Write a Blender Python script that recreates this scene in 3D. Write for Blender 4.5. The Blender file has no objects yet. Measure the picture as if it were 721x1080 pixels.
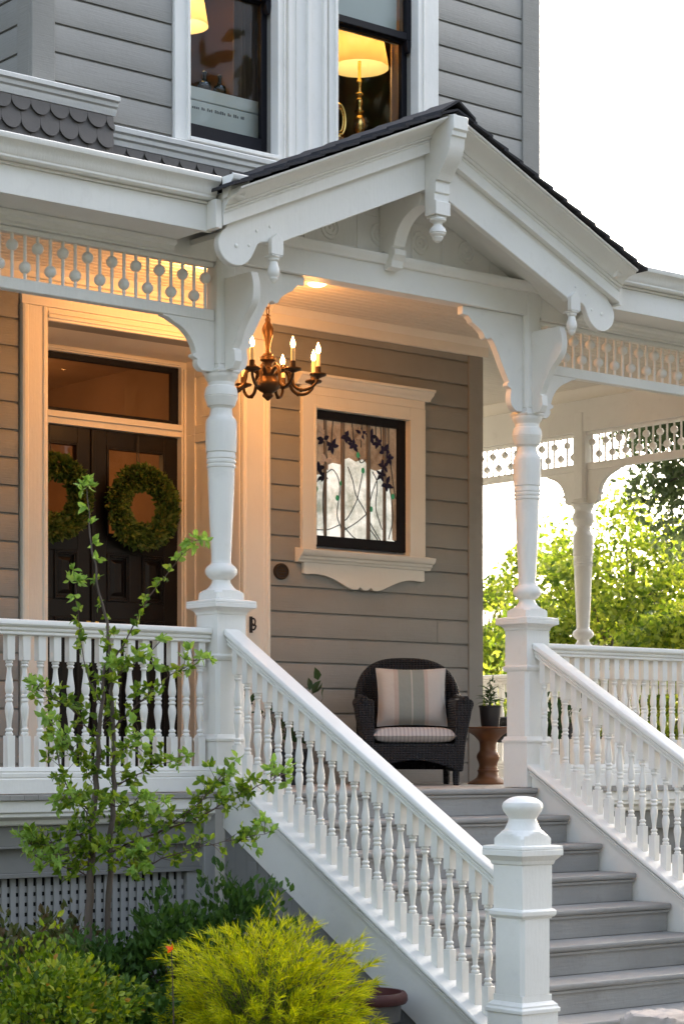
import bpy, math, random
import numpy as np
from mathutils import Vector, Matrix
import mathutils.noise as mnoise
random.seed(7); rng = np.random.default_rng(7)
S = bpy.context.scene; COL = S.collection
R = math.radians; PI = math.pi

# ---------------------------------------------------------------- materials
def nodes(name):
    m = bpy.data.materials.new(name); m.use_nodes = True
    nt = m.node_tree; return m, nt, nt.nodes['Principled BSDF'], nt.nodes.new, nt.links.new
def paint(name, col, rough=.45, var=.06, bump=.15, scale=40, dirt=.0, spec=.4, island=0, brush=None):
    m, nt, b, N, L = nodes(name)
    tc = N('ShaderNodeTexCoord')
    n1 = N('ShaderNodeTexNoise'); n1.inputs['Scale'].default_value = 2.2; n1.inputs['Detail'].default_value = 6; L(tc.outputs['Object'], n1.inputs['Vector'])
    n2 = N('ShaderNodeTexNoise'); n2.inputs['Scale'].default_value = scale; n2.inputs['Detail'].default_value = 4; L(tc.outputs['Object'], n2.inputs['Vector'])
    r = N('ShaderNodeValToRGB'); r.color_ramp.elements[0].position = .3; r.color_ramp.elements[1].position = .7
    c0 = [max(0, c*(1-var)) for c in col]; c1 = [c*(1+var*.5) for c in col]
    r.color_ramp.elements[0].color = (*c0, 1); r.color_ramp.elements[1].color = (*c1, 1)
    L(n1.outputs['Fac'], r.inputs['Fac'])
    out = r.outputs['Color']
    if dirt:
        n3 = N('ShaderNodeTexNoise'); n3.inputs['Scale'].default_value = 9; n3.inputs['Detail'].default_value = 8; n3.inputs['Roughness'].default_value = .7; L(tc.outputs['Object'], n3.inputs['Vector'])
        r3 = N('ShaderNodeValToRGB'); r3.color_ramp.elements[0].position = .55; r3.color_ramp.elements[1].position = .8
        r3.color_ramp.elements[0].color = (0, 0, 0, 1); r3.color_ramp.elements[1].color = (dirt, dirt, dirt, 1); L(n3.outputs['Fac'], r3.inputs['Fac'])
        mx = N('ShaderNodeMix'); mx.data_type = 'RGBA'; L(r3.outputs['Color'], mx.inputs[0]); L(out, mx.inputs[6]); mx.inputs[7].default_value = (col[0]*.6, col[1]*.57, col[2]*.5, 1)
        out = mx.outputs[2]
    if island:      # each board has weathered a little differently
        g = N('ShaderNodeNewGeometry'); mr = N('ShaderNodeMapRange'); mr.inputs[3].default_value = 1-island; mr.inputs[4].default_value = 1+island
        hv = N('ShaderNodeHueSaturation'); L(g.outputs['Random Per Island'], mr.inputs[0]); L(mr.outputs[0], hv.inputs['Value']); L(out, hv.inputs['Color']); out = hv.outputs['Color']
    L(out, b.inputs['Base Color'])
    rr = N('ShaderNodeMapRange'); rr.inputs[3].default_value = rough-.08; rr.inputs[4].default_value = rough+.14; L(n1.outputs['Fac'], rr.inputs[0]); L(rr.outputs[0], b.inputs['Roughness'])
    b.inputs['Specular IOR Level'].default_value = spec
    if bump:
        bp = N('ShaderNodeBump'); bp.inputs['Strength'].default_value = bump; bp.inputs['Distance'].default_value = .004
        h = n2.outputs['Fac']
        if brush:   # brush strokes drawn out along one axis
            mp = N('ShaderNodeMapping'); mp.inputs['Scale'].default_value = brush; L(tc.outputs['Object'], mp.inputs['Vector'])
            n4 = N('ShaderNodeTexNoise'); n4.inputs['Scale'].default_value = 1; n4.inputs['Detail'].default_value = 5; L(mp.outputs[0], n4.inputs['Vector'])
            ad = N('ShaderNodeMath'); ad.operation = 'MULTIPLY_ADD'; ad.inputs[1].default_value = 1.6; L(n4.outputs['Fac'], ad.inputs[0]); L(h, ad.inputs[2]); h = ad.outputs[0]
        L(h, bp.inputs['Height']); L(bp.outputs['Normal'], b.inputs['Normal'])
    return m
def metal(name, col, rough=.35, metallic=1.0, var=.3):
    m = paint(name, col, rough, var, .2, 60); b = m.node_tree.nodes['Principled BSDF']; b.inputs['Metallic'].default_value = metallic; return m
def emit(name, col, st):
    m, nt, b, N, L = nodes(name); b.inputs['Base Color'].default_value = (*col, 1)
    b.inputs['Emission Color'].default_value = (*col, 1); b.inputs['Emission Strength'].default_value = st; return m
def glassy(name, tint=(1, 1, 1), refl=1.45):
    m, nt, b, N, L = nodes(name); nt.nodes.remove(b); o = nt.nodes['Material Output']
    t = N('ShaderNodeBsdfTransparent'); t.inputs[0].default_value = (*tint, 1)
    g = N('ShaderNodeBsdfGlossy'); g.inputs['Roughness'].default_value = .02
    f = N('ShaderNodeFresnel'); f.inputs[0].default_value = refl; mx = N('ShaderNodeMixShader')
    tc = N('ShaderNodeTexCoord'); n = N('ShaderNodeTexNoise'); n.inputs['Scale'].default_value = 3; L(tc.outputs['Object'], n.inputs['Vector'])
    bp = N('ShaderNodeBump'); bp.inputs['Strength'].default_value = .05; L(n.outputs['Fac'], bp.inputs['Height']); L(bp.outputs['Normal'], g.inputs['Normal'])
    L(f.outputs[0], mx.inputs[0]); L(t.outputs[0], mx.inputs[1]); L(g.outputs[0], mx.inputs[2]); L(mx.outputs[0], o.inputs['Surface']); return m
def leafmat(name, cols, trans=.45, rough=.5):
    m, nt, b, N, L = nodes(name); o = nt.nodes['Material Output']
    g = N('ShaderNodeNewGeometry'); r = N('ShaderNodeValToRGB')
    el = r.color_ramp.elements
    while len(el) < len(cols): el.new(.5)
    for i, c in enumerate(cols): el[i].position = i/(len(cols)-1) if len(cols) > 1 else 0; el[i].color = (*c, 1)
    L(g.outputs['Random Per Island'], r.inputs['Fac'])
    L(r.outputs['Color'], b.inputs['Base Color']); b.inputs['Roughness'].default_value = rough; b.inputs['Specular IOR Level'].default_value = .3
    t = N('ShaderNodeBsdfTranslucent'); mx = N('ShaderNodeMixShader'); mx.inputs[0].default_value = trans
    hs = N('ShaderNodeHueSaturation'); hs.inputs['Value'].default_value = 1.6; hs.inputs['Saturation'].default_value = 1.1; L(r.outputs['Color'], hs.inputs['Color']); L(hs.outputs['Color'], t.inputs['Color'])
    L(b.outputs[0], mx.inputs[1]); L(t.outputs[0], mx.inputs[2]); L(mx.outputs[0], o.inputs['Surface']); return m
def wavebump(m, axis, scale, strength, dist=.01, prof='SIN', also=None):
    nt = m.node_tree; N, L = nt.nodes.new, nt.links.new; b = nt.nodes['Principled BSDF']
    tc = N('ShaderNodeTexCoord'); w = N('ShaderNodeTexWave'); w.bands_direction = axis; w.wave_profile = prof; w.inputs['Scale'].default_value = scale
    w.inputs['Distortion'].default_value = .6; w.inputs['Detail Scale'].default_value = 2
    L(tc.outputs['Object'], w.inputs['Vector']); h = w.outputs['Fac']
    if also:
        w2 = N('ShaderNodeTexWave'); w2.bands_direction = also[0]; w2.inputs['Scale'].default_value = also[1]; L(tc.outputs['Object'], w2.inputs['Vector'])
        ma = N('ShaderNodeMath'); ma.operation = 'MULTIPLY'; L(h, ma.inputs[0]); L(w2.outputs['Fac'], ma.inputs[1]); h = ma.outputs[0]
    bp = N('ShaderNodeBump'); bp.inputs['Strength'].default_value = strength; bp.inputs['Distance'].default_value = dist
    L(h, bp.inputs['Height']); L(bp.outputs['Normal'], b.inputs['Normal']); return h
def stripes(name, stops, axis, period, bump=.3, rough=.9):
    """woven cloth: hard-edged colour stripes along one object axis"""
    m, nt, b, N, L = nodes(name)
    tc = N('ShaderNodeTexCoord'); sx = N('ShaderNodeSeparateXYZ'); L(tc.outputs['Object'], sx.inputs[0])
    ma = N('ShaderNodeMath'); ma.operation = 'DIVIDE'; ma.inputs[1].default_value = period; L(sx.outputs[axis], ma.inputs[0])
    ad = N('ShaderNodeMath'); ad.operation = 'ADD'; ad.inputs[1].default_value = 100.5; L(ma.outputs[0], ad.inputs[0])
    fr = N('ShaderNodeMath'); fr.operation = 'FRACT'; L(ad.outputs[0], fr.inputs[0])
    r = N('ShaderNodeValToRGB'); r.color_ramp.interpolation = 'LINEAR'; el = r.color_ramp.elements
    pts = []
    for i, (p, c) in enumerate(stops):
        if i: pts.append((p-.006, stops[i-1][1]))
        pts.append((p+.006, c))
    while len(el) < len(pts): el.new(.5)
    for i, (p, c) in enumerate(pts): el[i].position = max(0, min(1, p)); el[i].color = (*c, 1)
    L(fr.outputs[0], r.inputs['Fac']); L(r.outputs['Color'], b.inputs['Base Color']); b.inputs['Roughness'].default_value = rough; b.inputs['Specular IOR Level'].default_value = .15
    n = N('ShaderNodeTexNoise'); n.inputs['Scale'].default_value = 260; L(tc.outputs['Object'], n.inputs['Vector'])
    n2 = N('ShaderNodeTexNoise'); n2.inputs['Scale'].default_value = 14; L(tc.outputs['Object'], n2.inputs['Vector'])
    ad2 = N('ShaderNodeMath'); ad2.operation = 'MULTIPLY_ADD'; ad2.inputs[1].default_value = 4.0; L(n2.outputs['Fac'], ad2.inputs[0]); L(n.outputs['Fac'], ad2.inputs[2])
    bp = N('ShaderNodeBump'); bp.inputs['Strength'].default_value = bump; bp.inputs['Distance'].default_value = .004; L(ad2.outputs[0], bp.inputs['Height']); L(bp.outputs['Normal'], b.inputs['Normal'])
    return m

M = {}
M['white'] = paint('white_paint', (.835, .815, .77), .40, .05, .22, 38, dirt=.22, brush=(60, 60, 9))
M['trim'] = paint('cream_trim_paint', (.76, .71, .62), .45, .05, .18, 45, dirt=.12, brush=(70, 70, 8))
M['siding'] = paint('taupe_siding_paint', (.272, .260, .234), .5, .10, .35, 30, dirt=.25, island=.035, brush=(5, 5, 120))
M['floor'] = paint('grey_deck_paint', (.345, .330, .310), .5, .16, .35, 35, dirt=.55, island=.06, brush=(6, 70, 70))
M['skirt'] = paint('grey_skirt_paint', (.235, .23, .22), .55, .1, .2, 30, dirt=.2)
M['door'] = paint('dark_door_paint', (.0075, .0055, .0048), .30, .2, .08, 40, spec=.3)
M['black'] = paint('black_sash_paint', (.008, .0075, .011), .5, .2, .1, 40, spec=.2)
M['roof'] = paint('dark_asphalt_shingle', (.042, .040, .045), .9, .4, .9, 90)
M['scale'] = paint('scale_shingle_paint', (.135, .120, .108), .6, .14, .4, 25, dirt=.15)
M['ceil'] = paint('cream_ceiling_paint', (.72, .66, .57), .5, .04, .08, 50)
M['bronze'] = metal('aged_bronze', (.085, .045, .020), .40, .75)
M['brass'] = metal('polished_brass', (.95, .62, .20), .22, 1.0, .1)
M['iron'] = paint('black_iron', (.02, .02, .022), .5, .2, .3, 80)
M['wax'] = paint('candle_sleeve', (.85, .70, .42), .5, .05, .05)
M['wick'] = paint('black_wicker', (.0038, .0055, .0105), .6, .3, 0, spec=.6)
wavebump(M['wick'], 'X', 15, 1.0, .02, 'SIN', ('Z', 20))
M['wood'] = paint('walnut_wood', (.20, .082, .035), .35, .3, .1, 20)
M['pot'] = paint('dark_glazed_pot', (.025, .025, .028), .35, .3, .2, 20)
M['bark'] = paint('grey_bark', (.13, .10, .085), .85, .4, .8, 60)
M['twig'] = paint('purple_brown_twig', (.10, .062, .055), .7, .3, .3, 60)
M['soil'] = paint('garden_soil', (.05, .038, .028), .95, .4, 1, 18)
M['stone'] = paint('rough_lichen_stone', (.50, .43, .38), .95, .45, 1.0, 22, dirt=.9)
M['tub'] = metal('grey_zinc_tub', (.20, .19, .185), .6, .5)
M['rust'] = paint('oxblood_rim_paint', (.085, .022, .020), .55, .3, .4, 40)
M['lattice'] = paint('grey_lattice_paint', (.36, .355, .35), .55, .08, .2, 40, dirt=.2)
M['dark'] = paint('crawlspace_shade_black', (.02, .02, .02), .9, .2, 0)  # painted shade: near-black in place of the darkness behind the lattice
M['room'] = paint('brown_room_paint', (.13, .068, .034), .7, .2, .1)
M['hall'] = paint('ochre_hall_paint', (.36, .23, .14), .7, .2, .1)
M['box'] = paint('pale_storage_box', (.66, .70, .68), .5, .05, .1)
M['ink'] = paint('grey_ink', (.16, .17, .18), .7, .1, 0)
M['curtain'] = paint('brown_curtain', (.16, .105, .075), .9, .3, .3, 60)
M['sheer'] = paint('pink_sheer_curtain', (.62, .47, .40), .9, .1, .2, 60)
M['shade'] = None
M['bulb'] = emit('lit_candle_bulb', (1.0, .60, .24), 7)
M['can'] = emit('lit_ceiling_fixture', (1.0, .72, .40), 1.3)
M['pane'] = glassy('window_glass', (.93, .95, .94), 1.3)
M['dpane'] = glassy('door_glass', (.9, .8, .7), 1.35)
M['bottle'] = glassy('bottle_glass', (.55, .62, .68), 1.5)
M['lead'] = paint('lead_came', (.05, .05, .05), .5, .2, .2)
M['bar'] = paint('grey_brown_bar', (.17, .145, .125), .5, .2, .2)
M['petal'] = paint('indigo_glass', (.016, .011, .045), .3, .6, .1, spec=.3)
M['budg'] = emit('glowing_green_glass', (.012, .10, .04), .25)  # buds glow by themselves in place of light through the glass
M['plaq'] = metal('dark_bronze_plaque', (.06, .04, .03), .45, .7)
M['grassgnd'] = paint('lawn_ground', (.092, .090, .062), .95, .5, 1, 30)
M['path'] = paint('concrete_walk', (.33, .32, .30), .8, .12, .4, 40, dirt=.3)
M['pillow'] = stripes('striped_linen', [(0, (.52, .49, .45)), (.255, (.46, .385, .34)), (.315, (.27, .295, .265)), (.488, (.48, .46, .42)), (.504, (.27, .295, .265)), (.665, (.46, .385, .34)), (.715, (.52, .49, .45))], 0, .50)
M['cush'] = stripes('ticking_stripe', [(0, (.52, .50, .49)), (.62, (.37, .355, .36))], 0, .026, .2)

def lampshade():
    m, nt, b, N, L = nodes('lit_lamp_shade'); o = nt.nodes['Material Output']
    d = N('ShaderNodeBsdfDiffuse'); d.inputs[0].default_value = (.92, .82, .56, 1)
    t = N('ShaderNodeBsdfTranslucent'); t.inputs[0].default_value = (.9, .60, .25, 1)
    mx = N('ShaderNodeMixShader'); mx.inputs[0].default_value = .5
    tc = N('ShaderNodeTexCoord'); n = N('ShaderNodeTexNoise'); n.inputs['Scale'].default_value = 120; L(tc.outputs['Object'], n.inputs['Vector'])
    bp = N('ShaderNodeBump'); bp.inputs['Strength'].default_value = .15; L(n.outputs['Fac'], bp.inputs['Height']); L(bp.outputs['Normal'], d.inputs['Normal'])
    L(d.outputs[0], mx.inputs[1]); L(t.outputs[0], mx.inputs[2]); L(mx.outputs[0], o.inputs['Surface']); return m
M['shade'] = lampshade()
def artglass(name, c0, c1, st):  # emission stands in for light shining through from indoors
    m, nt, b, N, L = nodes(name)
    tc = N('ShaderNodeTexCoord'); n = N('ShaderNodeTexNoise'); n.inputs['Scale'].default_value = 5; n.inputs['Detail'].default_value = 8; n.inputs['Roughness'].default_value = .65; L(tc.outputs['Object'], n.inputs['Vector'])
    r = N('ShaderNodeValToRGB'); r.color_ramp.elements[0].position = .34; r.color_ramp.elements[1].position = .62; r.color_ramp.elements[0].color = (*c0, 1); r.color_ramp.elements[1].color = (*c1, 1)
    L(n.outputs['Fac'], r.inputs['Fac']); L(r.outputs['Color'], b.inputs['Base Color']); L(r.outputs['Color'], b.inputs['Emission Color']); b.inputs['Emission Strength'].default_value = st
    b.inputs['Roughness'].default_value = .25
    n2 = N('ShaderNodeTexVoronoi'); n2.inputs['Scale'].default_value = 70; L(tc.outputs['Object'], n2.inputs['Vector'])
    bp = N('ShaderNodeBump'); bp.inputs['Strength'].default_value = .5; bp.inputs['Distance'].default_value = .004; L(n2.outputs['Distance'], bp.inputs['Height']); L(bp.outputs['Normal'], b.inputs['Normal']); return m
M['gl_white'] = artglass('glowing_textured_glass', (.24, .26, .21), (.80, .82, .77), .17)
M['gl_amber'] = artglass('glowing_amber_glass', (.17, .105, .062), (.40, .29, .19), .07)

LF = {}
LF['sap'] = leafmat('sapling_leaf', [(.06, .12, .018), (.12, .20, .022), (.20, .29, .035), (.32, .39, .06)], .4)
LF['sapnew'] = leafmat('sapling_young_leaf', [(.20, .33, .06), (.28, .40, .09)], .4)
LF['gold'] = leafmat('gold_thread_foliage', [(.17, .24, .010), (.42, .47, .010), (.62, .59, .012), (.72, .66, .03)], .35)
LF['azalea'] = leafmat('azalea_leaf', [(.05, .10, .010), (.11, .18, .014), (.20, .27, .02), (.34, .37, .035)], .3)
LF['azold'] = leafmat('azalea_turning_leaf', [(.38, .18, .03), (.42, .30, .05)], .2)
LF['dark'] = leafmat('dark_shrub_leaf', [(.028, .07, .014), (.055, .12, .022), (.085, .16, .03)], .25)
LF['red'] = leafmat('reddish_shrub_leaf', [(.06, .07, .022), (.09, .12, .03), (.13, .08, .04), (.08, .12, .03)], .25)
LF['wreath'] = leafmat('wreath_leaf', [(.03, .065, .012), (.075, .135, .024), (.15, .21, .045), (.20, .19, .05)], .25)
LF['maple'] = leafmat('lime_tree_leaf', [(.045, .08, .012), (.15, .21, .03), (.29, .34, .045), (.40, .41, .075), (.10, .15, .025)], .52)
LF['maple2'] = leafmat('yellow_tree_leaf', [(.10, .12, .025), (.22, .22, .06), (.15, .19, .035)], .5)
LF['oak'] = leafmat('oak_leaf', [(.05, .075, .03), (.08, .11, .045), (.13, .16, .07)], .35)
LF['pot'] = leafmat('potted_plant_leaf', [(.02, .05, .015), (.05, .09, .03)], .2)
LF['flower'] = leafmat('orange_petal', [(.75, .12, .03), (.8, .2, .05)], .3)

# ---------------------------------------------------------------- mesh builder
class MB:
    def __init__(s): s.v = []; s.f = []
    def add(s, vs, fs):
        o = len(s.v); s.v += [tuple(v) for v in vs]; s.f += [tuple(i+o for i in f) for f in fs]; return s
    def box(s, x0, x1, y0, y1, z0, z1):
        return s.add([(x0,y0,z0),(x1,y0,z0),(x1,y1,z0),(x0,y1,z0),(x0,y0,z1),(x1,y0,z1),(x1,y1,z1),(x0,y1,z1)],
                     [(0,3,2,1),(4,5,6,7),(0,1,5,4),(1,2,6,5),(2,3,7,6),(3,0,4,7)])
    def prism(s, poly, fa, fb):
        """polygon [(u,w)] placed by two functions u,w -> xyz: near cap and far cap"""
        n = len(poly); a = [fa(u, w) for u, w in poly]; b = [fb(u, w) for u, w in poly]
        return s.add(a+b, [tuple(range(n))[::-1], tuple(range(n, 2*n))] + [(i, (i+1) % n, n+(i+1) % n, n+i) for i in range(n)])
    def px(s, poly, x0, x1, z0=0, z1=0):   # profile (y,z) swept along x, with a rise from z0 to z1
        return s.prism(poly, lambda u, w: (x0, u, w+z0), lambda u, w: (x1, u, w+z1))
    def py(s, poly, y0, y1, z0=0, z1=0):   # profile (x,z) swept along y
        return s.prism(poly, lambda u, w: (u, y0, w+z0), lambda u, w: (u, y1, w+z1))
    def pz(s, poly, z0, z1):
        return s.prism(poly, lambda u, w: (u, w, z0), lambda u, w: (u, w, z1))
    def lathe(s, prof, c=(0, 0, 0), seg=24, sq=None, caps=True):
        """prof [(z,r)]; sq: optional list of square half sides per level, radius = min(round, square)"""
        vs = []; fs = []; n = len(prof)
        for i, (z, r) in enumerate(prof):
            for k in range(seg):
                a = 2*PI*(k+.5)/seg; rr = r
                if sq and sq[i] is not None:
                    rr = min(r, sq[i]/max(abs(math.cos(a)), abs(math.sin(a))))
                vs.append((c[0]+rr*math.cos(a), c[1]+rr*math.sin(a), c[2]+z))
        up = prof[-1][0] > prof[0][0]
        for i in range(n-1):
            for k in range(seg):
                q = (i*seg+k, i*seg+(k+1) % seg, (i+1)*seg+(k+1) % seg, (i+1)*seg+k)
                fs.append(q if up else q[::-1])
        if caps:
            a = tuple(range(seg)); b = tuple(range((n-1)*seg, n*seg))
            fs += [a[::-1], b] if up else [a, b[::-1]]
        return s.add(vs, fs)
    def tube(s, pts, rad, seg=8, caps=True):
        pts = [Vector(p) for p in pts]; n = len(pts)
        if not hasattr(rad, '__len__'): rad = [rad]*n
        vs = []; fs = []; ref = None
        for i, p in enumerate(pts):
            t = (pts[min(i+1, n-1)]-pts[max(i-1, 0)]).normalized()
            if ref is None:
                ref = Vector((0, 0, 1)) if abs(t.z) < .9 else Vector((1, 0, 0))
            u = (ref - t*ref.dot(t)).normalized(); w = t.cross(u); ref = u
            for k in range(seg):
                a = 2*PI*k/seg; vs.append(p+(u*math.cos(a)+w*math.sin(a))*rad[i])
        for i in range(n-1):
            for k in range(seg): fs.append((i*seg+k, i*seg+(k+1) % seg, (i+1)*seg+(k+1) % seg, (i+1)*seg+k))
        if caps: fs += [tuple(range(seg))[::-1], tuple(range((n-1)*seg, n*seg))]
        return s.add(vs, fs)
    def ball(s, c, r, seg=12, rings=8, sc=(1, 1, 1)):
        pr = []; o = len(s.v)
        for i in range(rings+1):
            a = -PI/2+PI*i/rings; pr.append((r*math.sin(a)*sc[2], max(1e-4, r*math.cos(a))))
        vs = []; fs = []
        for z, rr in pr:
            for k in range(seg): vs.append((c[0]+rr*sc[0]*math.cos(2*PI*k/seg), c[1]+rr*sc[1]*math.sin(2*PI*k/seg), c[2]+z))
        for i in range(rings):
            for k in range(seg): fs.append((i*seg+k, i*seg+(k+1) % seg, (i+1)*seg+(k+1) % seg, (i+1)*seg+k))
        return s.add(vs, fs)
    def grid(s, f, nu, nv):
        vs = [f(i/nu, j/nv) for j in range(nv+1) for i in range(nu+1)]
        return s.add(vs, [(j*(nu+1)+i, j*(nu+1)+i+1, (j+1)*(nu+1)+i+1, (j+1)*(nu+1)+i) for j in range(nv) for i in range(nu)])
    def build(s, name, mat, parent=None, bevel=0, smooth=32, off=None, seg=2):
        me = bpy.data.meshes.new(name)
        o = off if off is not None else (base(parent) if parent else Vector((0, 0, 0)))
        v = np.array(s.v, dtype=float)-np.array(o)
        me.from_pydata(v.tolist(), [], s.f); me.update()
        if smooth:
            me.polygons.foreach_set('use_smooth', [True]*len(me.polygons)); me.set_sharp_from_angle(angle=R(smooth))
        ob = bpy.data.objects.new(name, me); COL.objects.link(ob); me.materials.append(mat)
        if parent: ob.parent = parent
        else: ob.location = o
        if bevel:
            b = ob.modifiers.new('bevel', 'BEVEL'); b.width = bevel; b.segments = seg; b.limit_method = 'ANGLE'; b.angle_limit = R(40)
        return ob
def base(o):
    v = Vector((0, 0, 0))
    while o: v = v+o.location; o = o.parent
    return v
def thing(name, label, cat, loc=(0, 0, 0), group=None, rz=0):
    o = bpy.data.objects.new(name, None); COL.objects.link(o); o.location = loc; o.rotation_euler.z = rz; o.empty_display_size = .1
    return tag(o, label, cat, group)
def tag(o, label, cat, group=None):
    o['label'] = label; o['category'] = cat
    if group: o['group'] = group
    return o
def structure(o): o['kind'] = 'structure'; return o
def dup_part(o, parent, loc=None):
    c = o.copy(); COL.objects.link(c); c.parent = parent
    if loc is not None: c.location = loc
    return c
def dup_tree(o, loc=None, rz=None, label=None, parent=None):
    c = o.copy(); COL.objects.link(c)
    if parent: c.parent = parent
    if loc is not None: c.location = loc
    if rz is not None: c.rotation_euler.z = rz
    if label: c['label'] = label
    for ch in list(o.children): dup_tree(ch, parent=c)
    return c
def circle(cx, cy, r, n=20, a0=0, a1=2*PI): return [(cx+r*math.cos(a0+(a1-a0)*i/n), cy+r*math.sin(a0+(a1-a0)*i/n)) for i in range(n if a1-a0 > 6.28 else n+1)]
def bez(p, n=8):
    out = []
    for i in range(n+1):
        t = i/n; q = [Vector(a) for a in p]
        while len(q) > 1: q = [q[k].lerp(q[k+1], t) for k in range(len(q)-1)]
        out.append(tuple(q[0]))
    return out
def cr(pts, n=5):
    """Catmull-Rom through points"""
    P = [Vector(p) for p in pts]; P = [P[0]*2-P[1]]+P+[P[-1]*2-P[-2]]; out = []
    for i in range(1, len(P)-2):
        for k in range(n):
            t = k/n; a, b, c, d = P[i-1:i+3]
            out.append(tuple(.5*((2*b)+(c-a)*t+(2*a-5*b+4*c-d)*t*t+(3*b-a-3*c+d)*t**3)))
    return out+[tuple(P[-2])]

# ---------------------------------------------------------------- key dimensions (metres; origin: foot of the left column on the porch floor)
XR = 2.34; XC = 1.17; XH = 3.86; XE = 6.0; XL = -3.4
YW = 2.05; YU = 1.47; YD = 2.72
GZ = -1.45; ZC = 3.24

# ---------------------------------------------------------------- ground and sky
g = MB().add([(-400, -400, GZ), (400, -400, GZ), (400, 400, GZ), (-400, 400, GZ)], [(0, 1, 2, 3)])
structure(g.build('ground', M['grassgnd'], smooth=0))
g = MB().add([(-4, -3.0, GZ+.004), (-.12, -3.0, GZ+.004), (-.12, -.02, GZ+.004), (-4, -.02, GZ+.004)], [(0, 1, 2, 3)])
structure(g.build('garden_bed', M['soil'], smooth=0))
g = MB().add([(.0, -9, GZ+.004), (2.5, -9, GZ+.004), (2.5, -2.3, GZ+.004), (.0, -2.3, GZ+.004)], [(0, 1, 2, 3)])
structure(g.build('path', M['path'], smooth=0))

# ---------------------------------------------------------------- house
house = thing('house', 'two-storey taupe clapboard house with dark double door and lit upstairs windows behind the porch', 'house', (2, 2.05, 0))
EXP = .1723
def siding(z0, z1, ref, spans, Y, boards=None, t=.022):
    """drop siding: every course a board with a cove at its top; spans(z0,z1) gives the free x intervals"""
    mb = MB() if boards is None else boards
    k = math.floor((z0-ref)/EXP)
    while ref+k*EXP < z1:
        a = ref+k*EXP; b = a+EXP; lo = max(a, z0); hi = min(b, z1)
        prof = [(Y, lo)]
        prof = [(Y-t, lo+(.003 if lo == a else 0)), (Y-t, min(hi, max(lo+.0005, b-.016)))]
        if hi > b-.009 and lo < b-.02: prof += [(Y-t+.004, min(hi, b-.011)), (Y-t+.010, min(hi, b-.009)), (Y-t+.012, hi)]
        prof = [(Y, lo)]+prof+[(Y, hi)] if True else prof
        for x0, x1 in spans(lo, hi):
            xj = x0+(x1-x0)*random.uniform(.15, .85)
            if x1-x0 > 1.0 and random.random() < .28 and hi-lo > .12:
                mb.px(prof, x0, xj-.0012); mb.px(prof, xj+.0012, x1)
            else: mb.px(prof, x0, x1)
        k += 1
    return mb
def cut(x0, x1, holes):
    def f(lo, hi):
        iv = [(x0, x1)]
        for a, b, za, zb in holes:
            if hi <= za+.001 or lo >= zb-.001: continue
            iv = [q for (p, r) in iv for q in ((p, min(r, a)), (max(p, b), r)) if q[1]-q[0] > .004]
        return iv
    return f
# split courses at the hole edges
def siding_h(z0, z1, ref, x0, x1, holes, Y):
    zs = sorted({z0, z1} | {z for h in holes for z in h[2:] if z0 < z < z1}); mb = MB(); f = cut(x0, x1, holes)
    for a, b in zip(zs, zs[1:]): siding(a, b, ref, f, Y, mb)
    return mb
WIN = (2.20, 3.25, 1.58, 2.68)          # opening of the art glass window
DO = (.149, 1.675, 0, 2.919)
ref_lo = 1.35-8*EXP; ref_up = 4.562-8*EXP
siding_h(0, 3.16, ref_lo, XL, -.06, [], YW).build('lower_siding', M['siding'], house, .0012, 40, seg=1)
siding_h(0, 3.16, ref_lo, 1.90, XH-.13, [WIN], YW).build('lower_siding', M['siding'], house, .0012, 40, seg=1)
# wall body behind the boards, with the openings left free
mb = MB()
for x0, x1, z0, z1 in ((XL, .149, 0, 3.5), (.149, 1.675, 2.919, 3.5), (1.675, 2.2, 0, 3.5), (2.2, 3.25, 0, 1.58), (2.2, 3.25, 2.68, 3.5), (3.25, XH-.01, 0, 3.5)):
    mb.box(x0, x1, YW+.001, YW+.15, z0, z1)
mb.box(XH-.16, XH-.01, YW+.151, 9, -1.4, 3.5)
mb.build('lower_wall', M['siding'], house, 0, 0)
MB().box(XH-.13, XH+.01, YW-.035, YW+.15, 0, 3.16).build('corner_board', M['siding'], house, .004)
# side wall boards (right side of the house)
mb = MB(); k = 0
while k*EXP < 7.6:
    z = -.1+k*EXP; mb.py([(XH-.01, z), (XH+.014, z+.003), (XH+.014, z+EXP-.02), (XH, z+EXP-.004), (XH-.01, z+EXP-.004)], YW+.15 if z < 3.4 else YU+.12, 9); k += 1
mb.build('side_siding', M['siding'], house, 0, 40)
# upper wall
W1 = (.695, 1.497, 4.012, 6.0); W2 = (2.03, 2.90, 4.012, 6.0)
siding_h(3.9, 7.2, ref_up, -.165, .69, [], YU).build('upper_siding', M['siding'], house, .0012, 40, seg=1)
siding_h(3.9, 7.2, ref_up, 2.897, XH-.15, [], YU).build('upper_siding', M['siding'], house, .0012, 40, seg=1)
mb = MB()
for x0, x1, z0, z1 in ((-.29, .802, 3.3, 7.2), (.802, 1.497, 3.3, 4.05), (1.497, 1.992, 3.3, 7.2), (1.992, 2.70, 3.3, 4.05), (2.70, XH-.01, 3.3, 7.2), (.802, 1.497, 5.95, 7.2), (1.992, 2.7, 5.95, 7.2)):
    mb.box(x0, x1, YU+.001, YU+.14, z0, z1)
mb.box(-.29, -.15, YU+.142, 9, 3.3, 7.2); mb.box(XH-.15, XH-.01, YU+.142, 9, 3.3, 7.2); mb.box(-.29, XH-.01, YU+.001, 9, 7.2, 7.35); mb.box(-3.4, -.3, 2.6, 2.75, 3.3, 7.2)
mb.build('upper_wall', M['siding'], house, 0, 0)
siding_h(6.16, 7.2, ref_up, .6901, 1.560, [], YU).build('upper_siding', M['siding'], house, .0012, 40, seg=1)
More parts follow.
